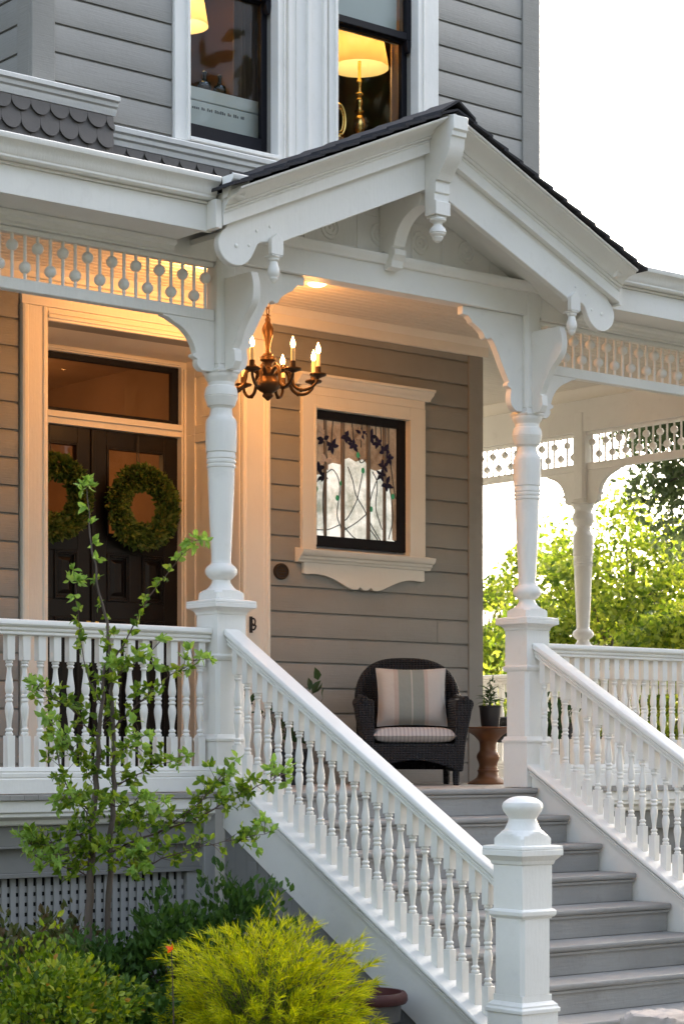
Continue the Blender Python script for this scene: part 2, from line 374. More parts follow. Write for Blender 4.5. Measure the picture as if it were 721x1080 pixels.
siding_h(6.16, 7.2, ref_up, 1.930, 2.8965, [], YU).build('upper_siding', M['siding'], house, .0012, 40, seg=1)
# wall on the left side of the upper bay
mb = MB(); k = 0
while ref_up+2*EXP+k*EXP < 7.1:
    z = ref_up+2*EXP+k*EXP; mb.py([(-.29, z), (-.314, z+.003), (-.314, z+EXP-.02), (-.305, z+EXP-.009), (-.300, z+EXP-.001), (-.29, z+EXP-.001)], YU+.135, 2.6); k += 1
mb.build('upper_side_siding', M['siding'], house, .0012, 40, seg=1)
mb = MB().box(-.325, -.165, YU-.034, YU-.001, 3.5, 7.2).box(-.325, -.291, YU, YU+.135, 3.5, 7.2); mb.build('corner_board', M['siding'], house, .004)
mb = MB().box(XH-.15, XH+.022, YU-.034, YU-.001, 3.5, 7.2).box(XH-.008, XH+.022, YU, YU+.12, 3.5, 7.2); mb.build('corner_board', M['siding'], house, .004)
# fish-scale shingles of the skirt below the upper wall
def scales(x0, x1, ztop, zbot, y, lift):
    mb = MB(); w = .131; h = .116; row = 0; z = ztop+lift
    mb.box(x0, x1, y+.012, y+.05, zbot, ztop)
    while z-h > zbot:
        xs = x0-(w/2 if row % 2 else 0)
        while xs < x1-.004:
            a = max(xs+.0006, x0); b = min(xs+w-.0006, x1); c = xs+w/2; r = w/2-.0006
            if b-a > .02:
                j = random.uniform(-.003, .003); pts = []
                for i in range(15):
                    t = PI+PI*i/14; px = c+r*math.cos(t)
                    if a-1e-6 <= px <= b+1e-6: pts.append((px, z-h+r+j+r*math.sin(t)*.98))
                if pts[0][0] > a+1e-4: pts.insert(0, (a, pts[0][1]))
                if pts[-1][0] < b-1e-4: pts.append((b, pts[-1][1]))
                zt = min(z+.12, ztop-.001); zb = z-h
                pts = [(a, zt)]+pts+[(b, zt)]
                def yf(zz, d): return y+d-.034*(1-(zz-zb)/(z+.12-zb))+random.uniform(-.0006, .0006)
                mb.prism(pts, lambda u, q: (u, yf(q, -.015-.0005*(row % 2)), q), lambda u, q: (u, yf(q, 0), q))
            xs += w
        z -= h-.002; row += 1
    return mb
scales(-3.4, .19, 4.044, 3.55, YU-.085, .03).build('shingle_skirt', M['scale'], house, .0015, 30, seg=1)
scales(.192, XH+.02, 3.894, 3.5, YU-.022, .05).build('shingle_skirt', M['scale'], house, .0015, 30, seg=1)
capA = [(YU-.08, 4.045), (YU-.125, 4.045), (YU-.13, 4.06), (YU-.135, 4.07), (YU-.137, 4.085), (YU-.152, 4.095), (YU-.158, 4.115), (YU-.175, 4.125), (YU-.178, 4.150), (YU-.165, 4.157), (YU-.036, 4.170), (YU-.036, 4.045)]
MB().px(capA, -3.4, .205).build('skirt_cap', M['white'], house, .002)
capB = [(YU+0, 3.895), (YU-.065, 3.895), (YU-.07, 3.91), (YU-.075, 3.925), (YU-.09, 3.935), (YU-.095, 3.958), (YU-.11, 3.968), (YU-.115, 3.995), (YU-.10, 4.004), (YU-.0, 4.012)]
MB().px(capB, .207, XH+.03).build('skirt_cap', M['white'], house, .002)
# upper windows
def upper_window(x0, x1, xl, xr, y, zs):
    """casing mesh with sash and pane sub-parts. x0..x1 opening; zs: sill top, meeting rail z, head"""
    z0, zm, z1 = zs
    mb = MB().box(xl, x0, y-.045, y+.001, z0-.005, z1+.2).box(x1, xr, y-.045, y+.001, z0-.005, z1+.2).box(xl, xr, y-.05, y, z1, z1+.2)
    mb.box(x0-.018, x0+.004, y-.06, y+.02, z0, z1); mb.box(x1-.004, x1+.018, y-.06, y+.02, z0, z1); mb.box(x1+.05, x1+.062, y-.056, y-.04, z0, z1)
    mb.px([(y-.07, z0), (y-.07, z0+.022), (y+.1, z0+.045), (y+.1, z0)], x0-.0, x1)
    w = mb.build('window', M['white'], house, .003)
    s = .045
    lo = MB().box(x0, x0+s, y+.06, y+.10, z0+.03, zm+.03).box(x1-s, x1, y+.06, y+.10, z0+.03, zm+.03).box(x0+s, x1-s, y+.06, y+.10, z0+.03, z0+.15).box(x0+s, x1-s, y+.062, y+.10, zm-.02, zm+.03)
    lo.build('lower_sash', M['black'], w, .004)
    up = MB().box(x0, x0+s, y+.012, y+.055, zm-.01, z1).box(x1-s, x1, y+.012, y+.055, zm-.01, z1).box(x0+s, x1-s, y+.012, y+.055, zm-.01, zm+.04).box(x0+s, x1-s, y+.012, y+.055, z1-.06, z1)
    for xx in (x0, x1-s):
        up.prism([(0, -.01), (s, -.01), (s-.004, -.05), (s*.7, -.09), (s*.35, -.095), (.006, -.07)], lambda u, q: (xx+u, y+.012, zm+q), lambda u, q: (xx+u, y+.055, zm+q))
    up.build('upper_sash', M['black'], w, .004)
    for (za, zb, yy) in ((z0+.14, zm-.01, y+.08), (zm+.035, z1-.05, y+.034)):
        MB().add([(x0+s-.01, yy, za), (x1-s+.01, yy, za), (x1-s+.01, yy, zb), (x0+s-.01, yy, zb)], [(0, 1, 2, 3)]).build('pane', M['pane'], w, 0, 0)
    return w
ZM1 = 5.07
upper_window(.802, 1.497, .695, 1.56, YU, (4.03, ZM1, 5.95))
upper_window(1.992, 2.70, 1.93, 2.895, YU, (4.03, ZM1, 5.95))
mb = MB().box(1.561, 1.929, YU-.028, YU, 4.012, 7.2)
for xx in (1.60, 1.76, 1.895): mb.box(xx-.014, xx+.014, YU-.05, YU-.02, 4.013, 7.2)
mb.box(1.66, 1.672, YU-.036, YU-.02, 4.013, 7.2)
mb.build('window_mullion', M['white'], house, .004)
# rooms behind the upper windows
mb = MB(); Yb = 4.2
mb.add([(.3, YU+.142, 3.75), (3.6, YU+.142, 3.75), (3.6, Yb, 3.75), (.3, Yb, 3.75), (.3, YU+.142, 6.3), (3.6, YU+.142, 6.3), (3.6, Yb, 6.3), (.3, Yb, 6.3)],
       [(0, 1, 2, 3), (4, 7, 6, 5), (2, 6, 7, 3), (0, 3, 7, 4), (1, 5, 6, 2)])
mb.box(1.72, 1.76, YU+.142, Yb, 3.75, 6.3)
mb.build('upstairs_room', M['room'], house, 0, 0)
# entry: casing, deep reveal, frame, transom
mb = MB()
def casing_v(x0, x1):
    w = x1-x0
    prof = [(x0, YW), (x0, YW-.045), (x0+.02, YW-.05), (x0+.026, YW-.036), (x0+.045, YW-.036), (x0+.05, YW-.030), (x1-.04, YW-.030), (x1-.036, YW-.038), (x1-.018, YW-.038), (x1-.012, YW-.03), (x1, YW-.03), (x1, YW)]
    mb.pz(prof, 0, 3.0)
casing_v(-.043, .149); mb.pz([(1.675+1.892-x, y) for x, y in [(1.675, YW), (1.675, YW-.045), (1.695, YW-.05), (1.701, YW-.036), (1.72, YW-.036), (1.725, YW-.030), (1.852, YW-.030), (1.856, YW-.038), (1.874, YW-.038), (1.88, YW-.03), (1.892, YW-.03), (1.892, YW)]][::-1], 0, 3.0)
mb.box(.15, 1.674, YW-.028, YW, 2.919, 3.0); mb.box(-.043, 1.892, YW-.034, YW, 3.001, 3.165)
mb.box(.15, 1.674, YW-.04, YW-.02, 2.935, 2.955); mb.box(.15, 1.674, YW-.036, YW-.02, 2.962, 2.978)
mb.build('door_surround', M['trim'], house, .003)
mb = MB()
mb.box(.10, .149, YW+.151, YD+.05, 0, 2.97).box(1.675, 1.73, YW+.151, YD+.05, 0, 2.97).box(.149, 1.675, YW+.151, YD+.05, 2.919, 2.97)
for za, zb in ((.15, .85), (.97, 2.35), (2.47, 2.80)):      # sunk panels of the reveal, as raised frames
    for xx, d in ((1.675, -1), (.149, 1)):
        a, b = sorted((xx+d*.001, xx+d*.014))
        mb.box(a, b, YW+.0, YW+.13, za-.06, zb+.06); mb.box(a, b, YD-.16, YD-.05, za-.06, zb+.06); mb.box(a, b, YW+.131, YD-.161, za-.06, za); mb.box(a, b, YW+.131, YD-.161, zb, zb+.06)
        a, b = sorted((xx+d*.001, xx+d*.009)); mb.box(a, b, YW+.20, YD-.23, za+.05, zb-.05)
mb.build('door_reveal', M['trim'], house, .003)
mb = MB()
mb.box(.149, .228, YD-.045, YD+.05, 0, 2.88).box(1.632, 1.675, YD-.045, YD+.05, 0, 2.88).box(.149, 1.675, YD-.045, YD+.05, 2.88, 2.918)
mb.box(.228, 1.632, YD-.04, YD+.05, 2.398, 2.44).box(.228, 1.632, YD-.06, YD+.05, 2.44, 2.48)
for yy in (0, .012): mb.box(.16+yy, .20, YD-.06+yy, YD-.046, 0, 2.87)
mb.box(1.645, 1.665, YD-.06, YD-.046, 0, 2.87); mb.box(.23, 1.63, YD-.06, YD-.046, 2.89, 2.905)
mb.build('door_frame', M['trim'], house, .003)
tr = MB().box(.229, .29, YD-.01, YD+.03, 2.481, 2.879).box(1.575, 1.631, YD-.01, YD+.03, 2.481, 2.879).box(.29, 1.575, YD-.01, YD+.03, 2.481, 2.512).box(.29, 1.575, YD-.01, YD+.03, 2.838, 2.879).build('transom_window', M['black'], house, .004)
MB().add([(.28, YD+.01, 2.50), (1.59, YD+.01, 2.50), (1.59, YD+.01, 2.85), (.28, YD+.01, 2.85)], [(0, 1, 2, 3)]).build('pane', M['dpane'], tr, 0, 0)
def door_leaf(x0, x1, knob):
    mb = MB(); y0 = YD; y1 = YD+.045; w = x1-x0; st = .112
    mb.box(x0, x0+st, y0, y1, .01, 2.394).box(x1-st, x1, y0, y1, .01, 2.394)
    rails = ((.01, .22), (1.12, 1.24), (1.565, 1.685), (2.285, 2.394))
    for a, b in rails: mb.box(x0+st, x1-st, y0, y1, a, b)
    xm = (x0+x1)/2
    mb.box(xm-.05, xm+.05, y0, y1, .22, 1.12).box(xm-.05, xm+.05, y0, y1, 1.24, 1.565)
    for za, zb in ((.22, 1.12), (1.24, 1.565)):
        for xa, xb in ((x0+st, xm-.05), (xm+.05, x1-st)):
            mb.box(xa, xb, y0+.02, y1-.005, za, zb)
            for q, (d0, dd) in enumerate(((.0, .016), (.016, .012))):
                e = d0; yy = y0-.010+q*.008
                mb.box(xa+e, xa+e+dd, yy, y0+.02, za+e, zb-e).box(xb-e-dd, xb-e, yy, y0+.02, za+e, zb-e).box(xa+e+dd, xb-e-dd, yy, y0+.02, za+e, za+e+dd).box(xa+e+dd, xb-e-dd, yy, y0+.02, zb-e-dd, zb-e)
            mb.add([(xa+.04, y0+.02, za+.04), (xb-.04, y0+.02, za+.04), (xb-.04, y0+.02, zb-.04), (xa+.04, y0+.02, zb-.04), (xa+.065, y0+.004, za+.065), (xb-.065, y0+.004, za+.065), (xb-.065, y0+.004, zb-.065), (xa+.065, y0+.004, zb-.065)],
                   [(4, 5, 6, 7), (0, 1, 5, 4), (1, 2, 6, 5), (2, 3, 7, 6), (3, 0, 4, 7)])
    for a, b, c, d in ((x0+st, x0+st+.014, 1.685, 2.285), (x1-st-.014, x1-st, 1.685, 2.285)): mb.box(a, b, y0-.008, y1, c, d)
    mb.box(x0+st+.014, x1-st-.014, y0-.008, y1, 1.685, 1.70).box(x0+st+.014, x1-st-.014, y0-.008, y1, 2.27, 2.285)
    d = mb.build('entry_door', M['door'], house, .003)
    MB().add([(x0+st, y0+.025, 1.68), (x1-st, y0+.025, 1.68), (x1-st, y0+.025, 2.29), (x0+st, y0+.025, 2.29)], [(0, 1, 2, 3)]).build('glass_pane', M['dpane'], d, 0, 0)
    h = MB().box(knob-.02, knob+.02, y0-.008, y0, .92, 1.10); h.ball((knob, y0-.045, 1.0), .028); h.tube([(knob, y0, 1.0), (knob, y0-.03, 1.0)], .01)
    h.build('handle', M['brass'], d, .002)
door_leaf(.231, .926, .90); door_leaf(.934, 1.629, .96)
MB().box(.915, .945, YD-.016, YD, .02, 2.39).build('door_astragal', M['door'], house, .004)
# hall behind the door
mb = MB(); y0 = YD+.12; y1 = 5.2
mb.add([(-.3, y0, 0), (2.1, y0, 0), (2.1, y1, 0), (-.3, y1, 0), (-.3, y0, 3.1), (2.1, y0, 3.1), (2.1, y1, 3.1), (-.3, y1, 3.1)], [(0, 1, 2, 3), (4, 7, 6, 5), (2, 6, 7, 3), (0, 3, 7, 4), (1, 5, 6, 2)])
mb.box(1.15, 1.35, y1-.06, y1-.01, 0, 2.5).box(-.29, 2.09, y1-.07, y1-.01, 2.7, 2.85)
mb.build('entrance_hall', M['hall'], house, 0, 0)

# art glass window with its casing, black sash, leads, blossoms
mb = MB()
x0, x1, z0, z1 = 2.285, 3.14, 1.645, 2.585; xo0, xo1 = 2.165, 3.29
mb.box(xo0, x0, YW-.05, YW+.10, z0-.04, z1+.09); mb.box(x1, xo1, YW-.05, YW+.10, z0-.04, z1+.09); mb.box(x0, x1, YW-.05, YW+.10, z1, z1+.09)
mb.box(x0-.02, x0, YW-.056, YW-.04, z0, z1+.02).box(x1, x1+.02, YW-.056, YW-.04, z0, z1+.02).box(x0, x1, YW-.056, YW-.04, z1, z1+.02)
mb.box(xo0, xo1, YW-.046, YW+.02, z1+.091, z1+.15)
mb.px([(YW, z1+.151), (YW-.05, z1+.151), (YW-.056, z1+.165), (YW-.07, z1+.175), (YW-.088, z1+.19), (YW-.094, z1+.205), (YW-.108, z1+.210), (YW-.108, z1+.228), (YW, z1+.235)], xo0-.05, xo1+.05)
mb.build('art_window', M['trim'], house, .003); aw = house.children[-1] if house.children else None
aw = [c for c in house.children if c.name.startswith('art_window')][0]
mb = MB()
mb.px([(YW, z0-.125), (YW-.055, z0-.125), (YW-.06, z0-.11), (YW-.075, z0-.10), (YW-.08, z0-.085), (YW-.10, z0-.078), (YW-.11, z0-.062), (YW-.115, z0-.04), (YW-.05, z0-.03), (YW+.10, z0-.0), (YW+.10, z0-.125)], xo0-.045, xo1+.045)
mb.build('sill', M['trim'], aw, .003)
xm = (xo0+xo1)/2; hw = (xo1-xo0)/2-.01; zz = z0-.126
half = [(hw, zz), (hw, zz-.075), (hw-.02, zz-.08)]+bez([(hw-.03, zz-.08, 0), (.36, zz-.06, 0), (.27, zz-.11, 0), (.16, zz-.155, 0)], 9)+[(.11, zz-.168), (.07, zz-.165), (.055, zz-.15), (.045, zz-.15), (.025, zz-.165), (0, zz-.17)]
half = [(p[0], p[1]) for p in half]
poly = [(xm+a, b) for a, b in half]+[(xm-a, b) for a, b in half[::-1][1:]]
MB().prism(poly, lambda u, q: (u, YW-.05, q), lambda u, q: (u, YW-.023, q)).build('apron', M['trim'], aw, .002)
s = .06
MB().box(x0, x0+s*.7, YW-.005, YW+.05, z0, z1).box(x1-s, x1, YW-.005, YW+.05, z0, z1).box(x0+s*.7, x1-s, YW-.005, YW+.05, z0, z0+.072).box(x0+s*.7, x1-s, YW-.005, YW+.05, z1-.06, z1).build('sash', M['black'], aw, .003)
ga, gb, gc, gd = x0+s*.7, x1-s, z0+.072, z1-.06; yg = YW+.03
# upper amber glass with a wavy lower edge, clear glass below, both glowing by themselves
hgt = gd-gc
edge = [(ga+(gb-ga)*t, gd-hgt*w_) for t, w_ in ((0, .50), (.06, .47), (.124, .50), (.126, .40), (.22, .36), (.334, .37), (.336, .33), (.42, .30), (.5, .33), (.58, .30), (.644, .34), (.646, .37), (.74, .39), (.844, .36), (.846, .47), (.90, .50), (.935, .62), (.95, .98), (.96, .985), (1, .985))]
amb = [(ga, gd)]+edge+[(gb, gd)]
clr = [(ga, gc)]+[(gb-.004, gc)]+edge[::-1][1:]
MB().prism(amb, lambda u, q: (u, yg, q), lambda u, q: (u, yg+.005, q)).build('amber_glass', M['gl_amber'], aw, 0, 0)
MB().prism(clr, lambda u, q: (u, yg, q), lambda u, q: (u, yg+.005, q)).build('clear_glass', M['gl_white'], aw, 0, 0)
def G(u, w): return ga+(gb-ga)*u, gd-(gd-gc)*w
mb = MB()
for t, wd in ((.125, .022), (.335, .030), (.645, .030), (.845, .024)):
    x = ga+(gb-ga)*t; mb.box(x-wd/2, x+wd/2, yg-.014, yg-.001, gc, gd)
mb.build('bar', M['bar'], aw, .002)
mb = MB()
stems = [[(.12, .22), (.15, .35), (.08, .5), (.0, .55)], [(.15, .45), (.22, .42), (.29, .5), (.3, .62), (.27, .8), (.32, .92)], [(.4, .38), (.46, .5), (.5, .62), (.6, .74), (.68, .86), (.8, 1)], [(.58, .42), (.53, .6), (.5, .68), (.4, .82), (.32, .87)],
         [(.62, .78), (.5, .86), (.36, .93)], [(.33, .88), (.44, .97), (.5, 1)], [(.7, .4), (.76, .5), (.74, .7), (.78, .82), (.82, .9)], [(.88, .45), (.93, .6), (.95, .8), (.9, .98)], [(.0, .95), (.16, .94), (.3, .89)], [(.78, .42), (.7, .58), (.64, .75)], [(.66, .9), (.73, .96), (.77, 1)],
         [(.1, .3), (.12, .45), (.1, .7), (.12, 1)], [(.92, .3), (.96, .5), (.99, .62)], [(.38, .1), (.5, .2), (.55, .33), (.62, .3)], [(.22, .0), (.2, .2)], [(.45, .0), (.48, .2)], [(.57, .0), (.56, .2)], [(.74, .0), (.74, .15)], [(.8, .0), (.81, .13)], [(.9, .0), (.9, .3)]]
for st_ in stems:
    pts = [(G(u, w)[0], yg-.005, G(u, w)[1]) for u, w in st_]
    if len(pts) > 2: pts = cr(pts, 5)
    mb.tube(pts, .0036, 5)
mb.build('lead_line', M['lead'], aw, 0, 40)
mb = MB()
def petal(cx, cz, ang, ln, wd):
    pts = [(0, 0), (.25, .38), (.5, .5), (.75, .33), (1.05, .04), (.72, -.34), (.45, -.48), (.2, -.34)]
    ca, sa = math.cos(ang), math.sin(ang)
    poly = [(cx+(u*ln*ca-w*wd*sa), cz+(u*ln*sa+w*wd*ca)) for u, w in pts]
    yy = yg-.012-random.uniform(0, .004)
    mb.prism(poly, lambda u, q: (u, yy, q), lambda u, q: (u, yy+.004, q))
for u, w, r, a0 in ((.10, .17, .075, .3), (.20, .22, .07, 1.1), (.37, .12, .075, .9), (.46, .19, .06, .1), (.67, .10, .07, .2), (.76, .14, .06, .8), (.84, .21, .075, 1.2), (.90, .27, .06, .2), (.83, .34, .065, .5), (.80, .42, .055, 1.4), (.86, .50, .075, 1.0), (.04, .42, .075, .1), (.09, .49, .06, .9), (.55, .08, .055, .5)):
    cx, cz = G(u, w)
    for k in range(5): petal(cx, cz, a0+k*2*PI/5+random.uniform(-.3, .3), r*random.uniform(.6, .95), r*.46)
mb.build('indigo_blossom', M['petal'], aw, 0, 40)
mb = MB()
for u, w in ((.58, .40), (.27, .66), (.32, .53), (.68, .73), (.02, .6), (.52, .27), (.95, .6)):
    cx, cz = G(u, w); mb.ball((cx, yg-.008, cz), .016, 10, 6, (1, .35, 1.3))
mb.build('green_bud', M['budg'], aw)
mb = MB()
for u, w in ((.12, .36), (.56, .1), (.08, .12)):
    cx, cz = G(u, w)
    for k in range(4): petal(cx, cz, k*PI/2+.4, .06, .035)
mb.build('pale_blossom', artglass('glowing_blush_glass', (.20, .13, .08), (.36, .26, .19), .06), aw, 0, 40)
MB().box(ga-.02, gb+.02, yg+.03, yg+.05, gc-.02, gd+.02).build('backing', M['hall'], aw, 0, 0)

# ---------------------------------------------------------------- porch deck
deck = thing('porch_deck', 'raised grey porch floor with white fascia and lattice skirt', 'porch floor', (XL, 0, 0))
mb = MB()
def floor_boards(x0, x1, y0, y1):
    n = max(1, round((x1-x0)/.083)); w = (x1-x0)/n
    for i in range(n): mb.box(x0+i*w+.0007, x0+(i+1)*w-.0007, y0, y1, -.028, random.uniform(-.0008, 0))
floor_boards(XL, -.10, -.15, YW-.022); floor_boards(-.10, 2.44, -.10, YW-.022); floor_boards(2.44, XH, -.15, YW-.022); floor_boards(XH+.02, XE+.15, -.15, 6.4)
mb.build('floor_board', M['floor'], deck, .002, 0, seg=1)
fas = [(-.03, -.029), (-.135, -.029), (-.135, -.088), (-.125, -.095), (-.125, -.112), (-.105, -.125), (-.09, -.128), (-.085, -.150), (-.075, -.158), (-.03, -.158)]
for xa, xb in ((XL, -.13), (2.50, XE+.14)): MB().px(fas, xa, xb).build('fascia', M['white'], deck, .003)
MB().py([(XE+.03, -.029), (XE+.135, -.029), (XE+.135, -.09), (XE+.1, -.12), (XE+.08, -.158), (XE+.03, -.158)], -.02, 6.4).build('fascia', M['white'], deck, .003)
for xa, xb in ((XL, -.13), (2.50, XE+.05)):
    mb = MB().box(xa, xb, -.055, .03, -.262, -.160); mb.box(xa, xb, -.065, .03, -.275, -.2615); mb.box(xa, xb, -.03, .03, -.4015, -.2745); mb.box(xa, xb, -.055, .02, -.425, -.401)
    mb.build('skirt_board', M['skirt'], deck, .003)
MB().box(XE-.03, XE+.06, .04, 6.4, GZ, -.16).build('skirt_board', M['skirt'], deck, .003)
for xa, xb, ea, eb in ((XL, -.26, -.258, -.17), (2.6, XE-.1, 2.5, 2.595)):
    mb = MB(); x = xa
    while x < xb: mb.box(x, x+.031, -.02, -.0095, GZ, -.427); x += .0515
    z = -.47
    while z > GZ: mb.box(xa, xb, -.010, 0, z-.031, z); z -= .0515
    mb.box(ea, eb, -.04, .02, GZ, -.427)
    mb.build('lattice', M['lattice'], deck, 0, 0)
for xa, xb in ((XL, -.2), (2.5, XE-.1)): MB().box(xa, xb, .1, .12, GZ, -.1).build('crawlspace_shade_sheet', M['dark'], deck, 0, 0)  # added black sheet standing in for the shade under the deck
for xa, xb in ((-.168, -.095), (2.435, 2.498)): MB().box(xa, xb, -.075, .03, GZ, -.029).build('corner_post', M['lattice'], deck, .004)

# ---------------------------------------------------------------- staircase
RUN, RISE, YN = .268, .161, -.18
stair = thing('staircase', 'wide grey painted stairs between white sloping balustrades', 'stairs', (XC, -1.3, GZ))
mb = MB(); mr = MB()
nos = lambda y, z: [(y, z), (y, z-.012), (y+.004, z-.024), (y+.012, z-.032), (y+.03, z-.034)]
for k in range(0, 9):
    yn = YN-RUN*k; zt = -RISE*k
    yb = -.101 if k == 0 else yn+RUN+.03
    mt = MB().px([(yn+.012, zt), (yn+.003, zt-.003), (yn, zt-.012), (yn+.002, zt-.024), (yn+.010, zt-.033), (yb, zt-.034), (yb, zt)], .071, 2.259)
    mt.build('tread', M['floor'], stair, .002, 40, seg=1)
    mk = MB().box(.071, 2.259, yn+.032, yn+.054, zt-RISE+.0005, zt-.035); mk.box(.071, 2.259, yn+.018, yn+.0315, zt-.052, zt-.0355)
    mk.build('riser', M['floor'], stair, .002, 40, seg=1)
def stringer(xc, name, sideflip):
    mb = MB()
    y0, y1 = -.105, -2.26; top = lambda y: .205+.58*y
    cap = lambda y, a, b: top(y)+b
    prof = [(-.095, -.03), (-.105, -.02), (-.105, -.008), (-.098, 0), (.098, 0), (.105, -.008), (.105, -.02), (.095, -.03)]
    mb.prism([(u, w) for u, w in prof], lambda u, w: (xc+u, y0, top(y0)+w), lambda u, w: (xc+u, y1, top(y1)+w))
    c = mb.build('string_cap', M['white'], stair, .002)
    mb = MB()
    for (hw_, za, zb) in ((.079, -.037, -.031), (.091, -.050, -.0375), (.076, -.056, -.0505), (.084, -.070, -.0565), (.066, -.335, -.0705)):
        mb.prism([(-hw_, za), (hw_, za), (hw_, zb), (-hw_, zb)], lambda u, w: (xc+u, y0, top(y0)+w), lambda u, w: (xc+u, y1, top(y1)+w))
    mb.build('stringer', M['white'], stair, .002)
    mb = MB(); x0, x1 = xc-.055, xc+.055
    n = 22; w = (y0-y1)/n
    for i in range(n):
        a = y0-i*w-.001; b = y0-(i+1)*w+.001
        mb.add([(x0, a, GZ), (x1, a, GZ), (x1, b, GZ), (x0, b, GZ), (x0, a, top(a)-.341), (x1, a, top(a)-.341), (x1, b, top(b)-.341), (x0, b, top(b)-.341)], [(0, 3, 2, 1), (4, 5, 6, 7), (0, 1, 5, 4), (1, 2, 6, 5), (2, 3, 7, 6), (3, 0, 4, 7)])
    mb.build('side_panel', M['skirt'], stair, .0015, 0, seg=1)
stringer(0, 'l', 1); stringer(XR, 'r', -1)
MB().box(-.062, -.056, -.40, -.33, GZ, -.37).build('batten', M['skirt'], stair, .002)

# ---------------------------------------------------------------- balusters, railings
def baluster_mesh():
    mb = MB(); h = .0225
    zt0, zt1, zb1, zb0 = .83, .684, .300, .12
    mb.box(-h, h, -h, h, zt1, zt0); mb.box(-h, h, -h, h, zb0, zb1)
    T = zt1-zb1
    pr = [(0, .015), (.006, .0195), (.022, .0205), (.034, .0195), (.040, .015), (.05, .0145), (.056, .0185), (.066, .0192), (.078, .0185), (.084, .014), (.10, .0118), (.14, .0118), (.20, .014), (.28, .0185), (.36, .0218), (.41, .0205), (.445, .0155), (.452, .0145), (.457, .0195), (.474, .0205), (.488, .0195), (.493, .015), (.512, .015), (.517, .0195), (.533, .0205), (.548, .0195), (.553, .0145), (.57, .0165), (.62, .0215), (.67, .0218), (.74, .018), (.82, .0135), (.875, .0118), (.90, .012), (.907, .0185), (.922, .0195), (.936, .0185), (.942, .0145), (.955, .0145), (.962, .0195), (.978, .0205), (.994, .0195), (1, .015)]
    mb.lathe([(zt1-T*t, r) for t, r in pr], (0, 0, 0), 14, caps=False)
    return mb
BAL = [None]
def baluster(parent, loc):
    if BAL[0] is None:
        o = baluster_mesh().build('baluster', M['white'], parent, .002, 30, off=(0, 0, 0), seg=1); BAL[0] = o; o.location = loc; return o
    return dup_part(BAL[0], parent, loc)
RAILP = [(-.030, -.080), (-.036, -.076), (-.036, -.066), (-.031, -.064), (-.031, -.060), (-.041, -.057), (-.043, -.046), (-.037, -.043), (-.037, -.039), (-.050, -.034), (-.055, -.026), (-.055, -.012), (-.050, -.003), (-.038, 0)]
RAILP = RAILP+[(-a, b) for a, b in RAILP[::-1]]
def front_rail(name, label, x0, x1, along='x', c=0, grp=None):
    t = thing(name, label, 'railing', (x0, c, 0) if along == 'x' else (c, x0, 0), grp)
    ax = (lambda a: (lambda u, w: (a, c+u, w+.893))) if along == 'x' else (lambda a: (lambda u, w: (c+u, a, w+.893)))
    MB().prism(RAILP, ax(x0), ax(x1)).build('top_rail', M['white'], t, .002)
    bp = [(-.047, .004), (-.047, .078), (-.040, .080), (-.040, .086), (-.044, .088), (-.044, .108), (-.034, .110), (-.034, .116), (-.038, .118), (-.030, .140)]; bp = bp+[(-a, b) for a, b in bp[::-1]]
    ax = (lambda a: (lambda u, w: (a, c+u, w))) if along == 'x' else (lambda a: (lambda u, w: (c+u, a, w)))
    MB().prism(bp, ax(x0), ax(x1)).build('bottom_rail', M['white'], t, .002)
    n = int((x1-x0)/.0905); g_ = (x1-x0)/n
    for i in range(n):
        p = (i+.5)*g_
        baluster(t, (p, 0, 0) if along == 'x' else (0, p, 0))
    return t
G1 = 'white balustrades of the porch'
front_rail('railing', 'level white balustrade left of the stairs, behind the leafy sapling', XL, -.098, 'x', 0, G1)
front_rail('railing', 'level white front balustrade running right from the right stair column', XR+.098, XE-.1, 'x', 0, G1)
front_rail('railing', 'balustrade on the far side of the porch nearest the front, behind the right front balustrade', .1, 2.96, 'y', XE, G1)
front_rail('railing', 'farthest white balustrade, seen past the house corner beside the wicker chair', 3.16, 6.3, 'y', XE, G1)
def stair_rail(label, xc):
    t = thing('stair_railing', label, 'railing', (xc, -1.2, -.5), 'sloping balustrades of the stairs')
    y0, y1 = -.10, -2.26; top = lambda y: .945+.58*y
    MB().prism(RAILP, lambda u, w: (xc+u, y0, top(y0)+w*1.12), lambda u, w: (xc+u, y1, top(y1)+w*1.12)).build('top_rail', M['white'], t, .002)
    n = 24
    for i in range(n):
        y = y0-.05-i*.0895
        baluster(t, (0, y+1.2, (top(y)-.893)-.012+.5))
stair_rail('sloping white balustrade on the near left side of the stairs, ending at the newel post', 0)
stair_rail('sloping white balustrade on the far right side of the stairs', XR)

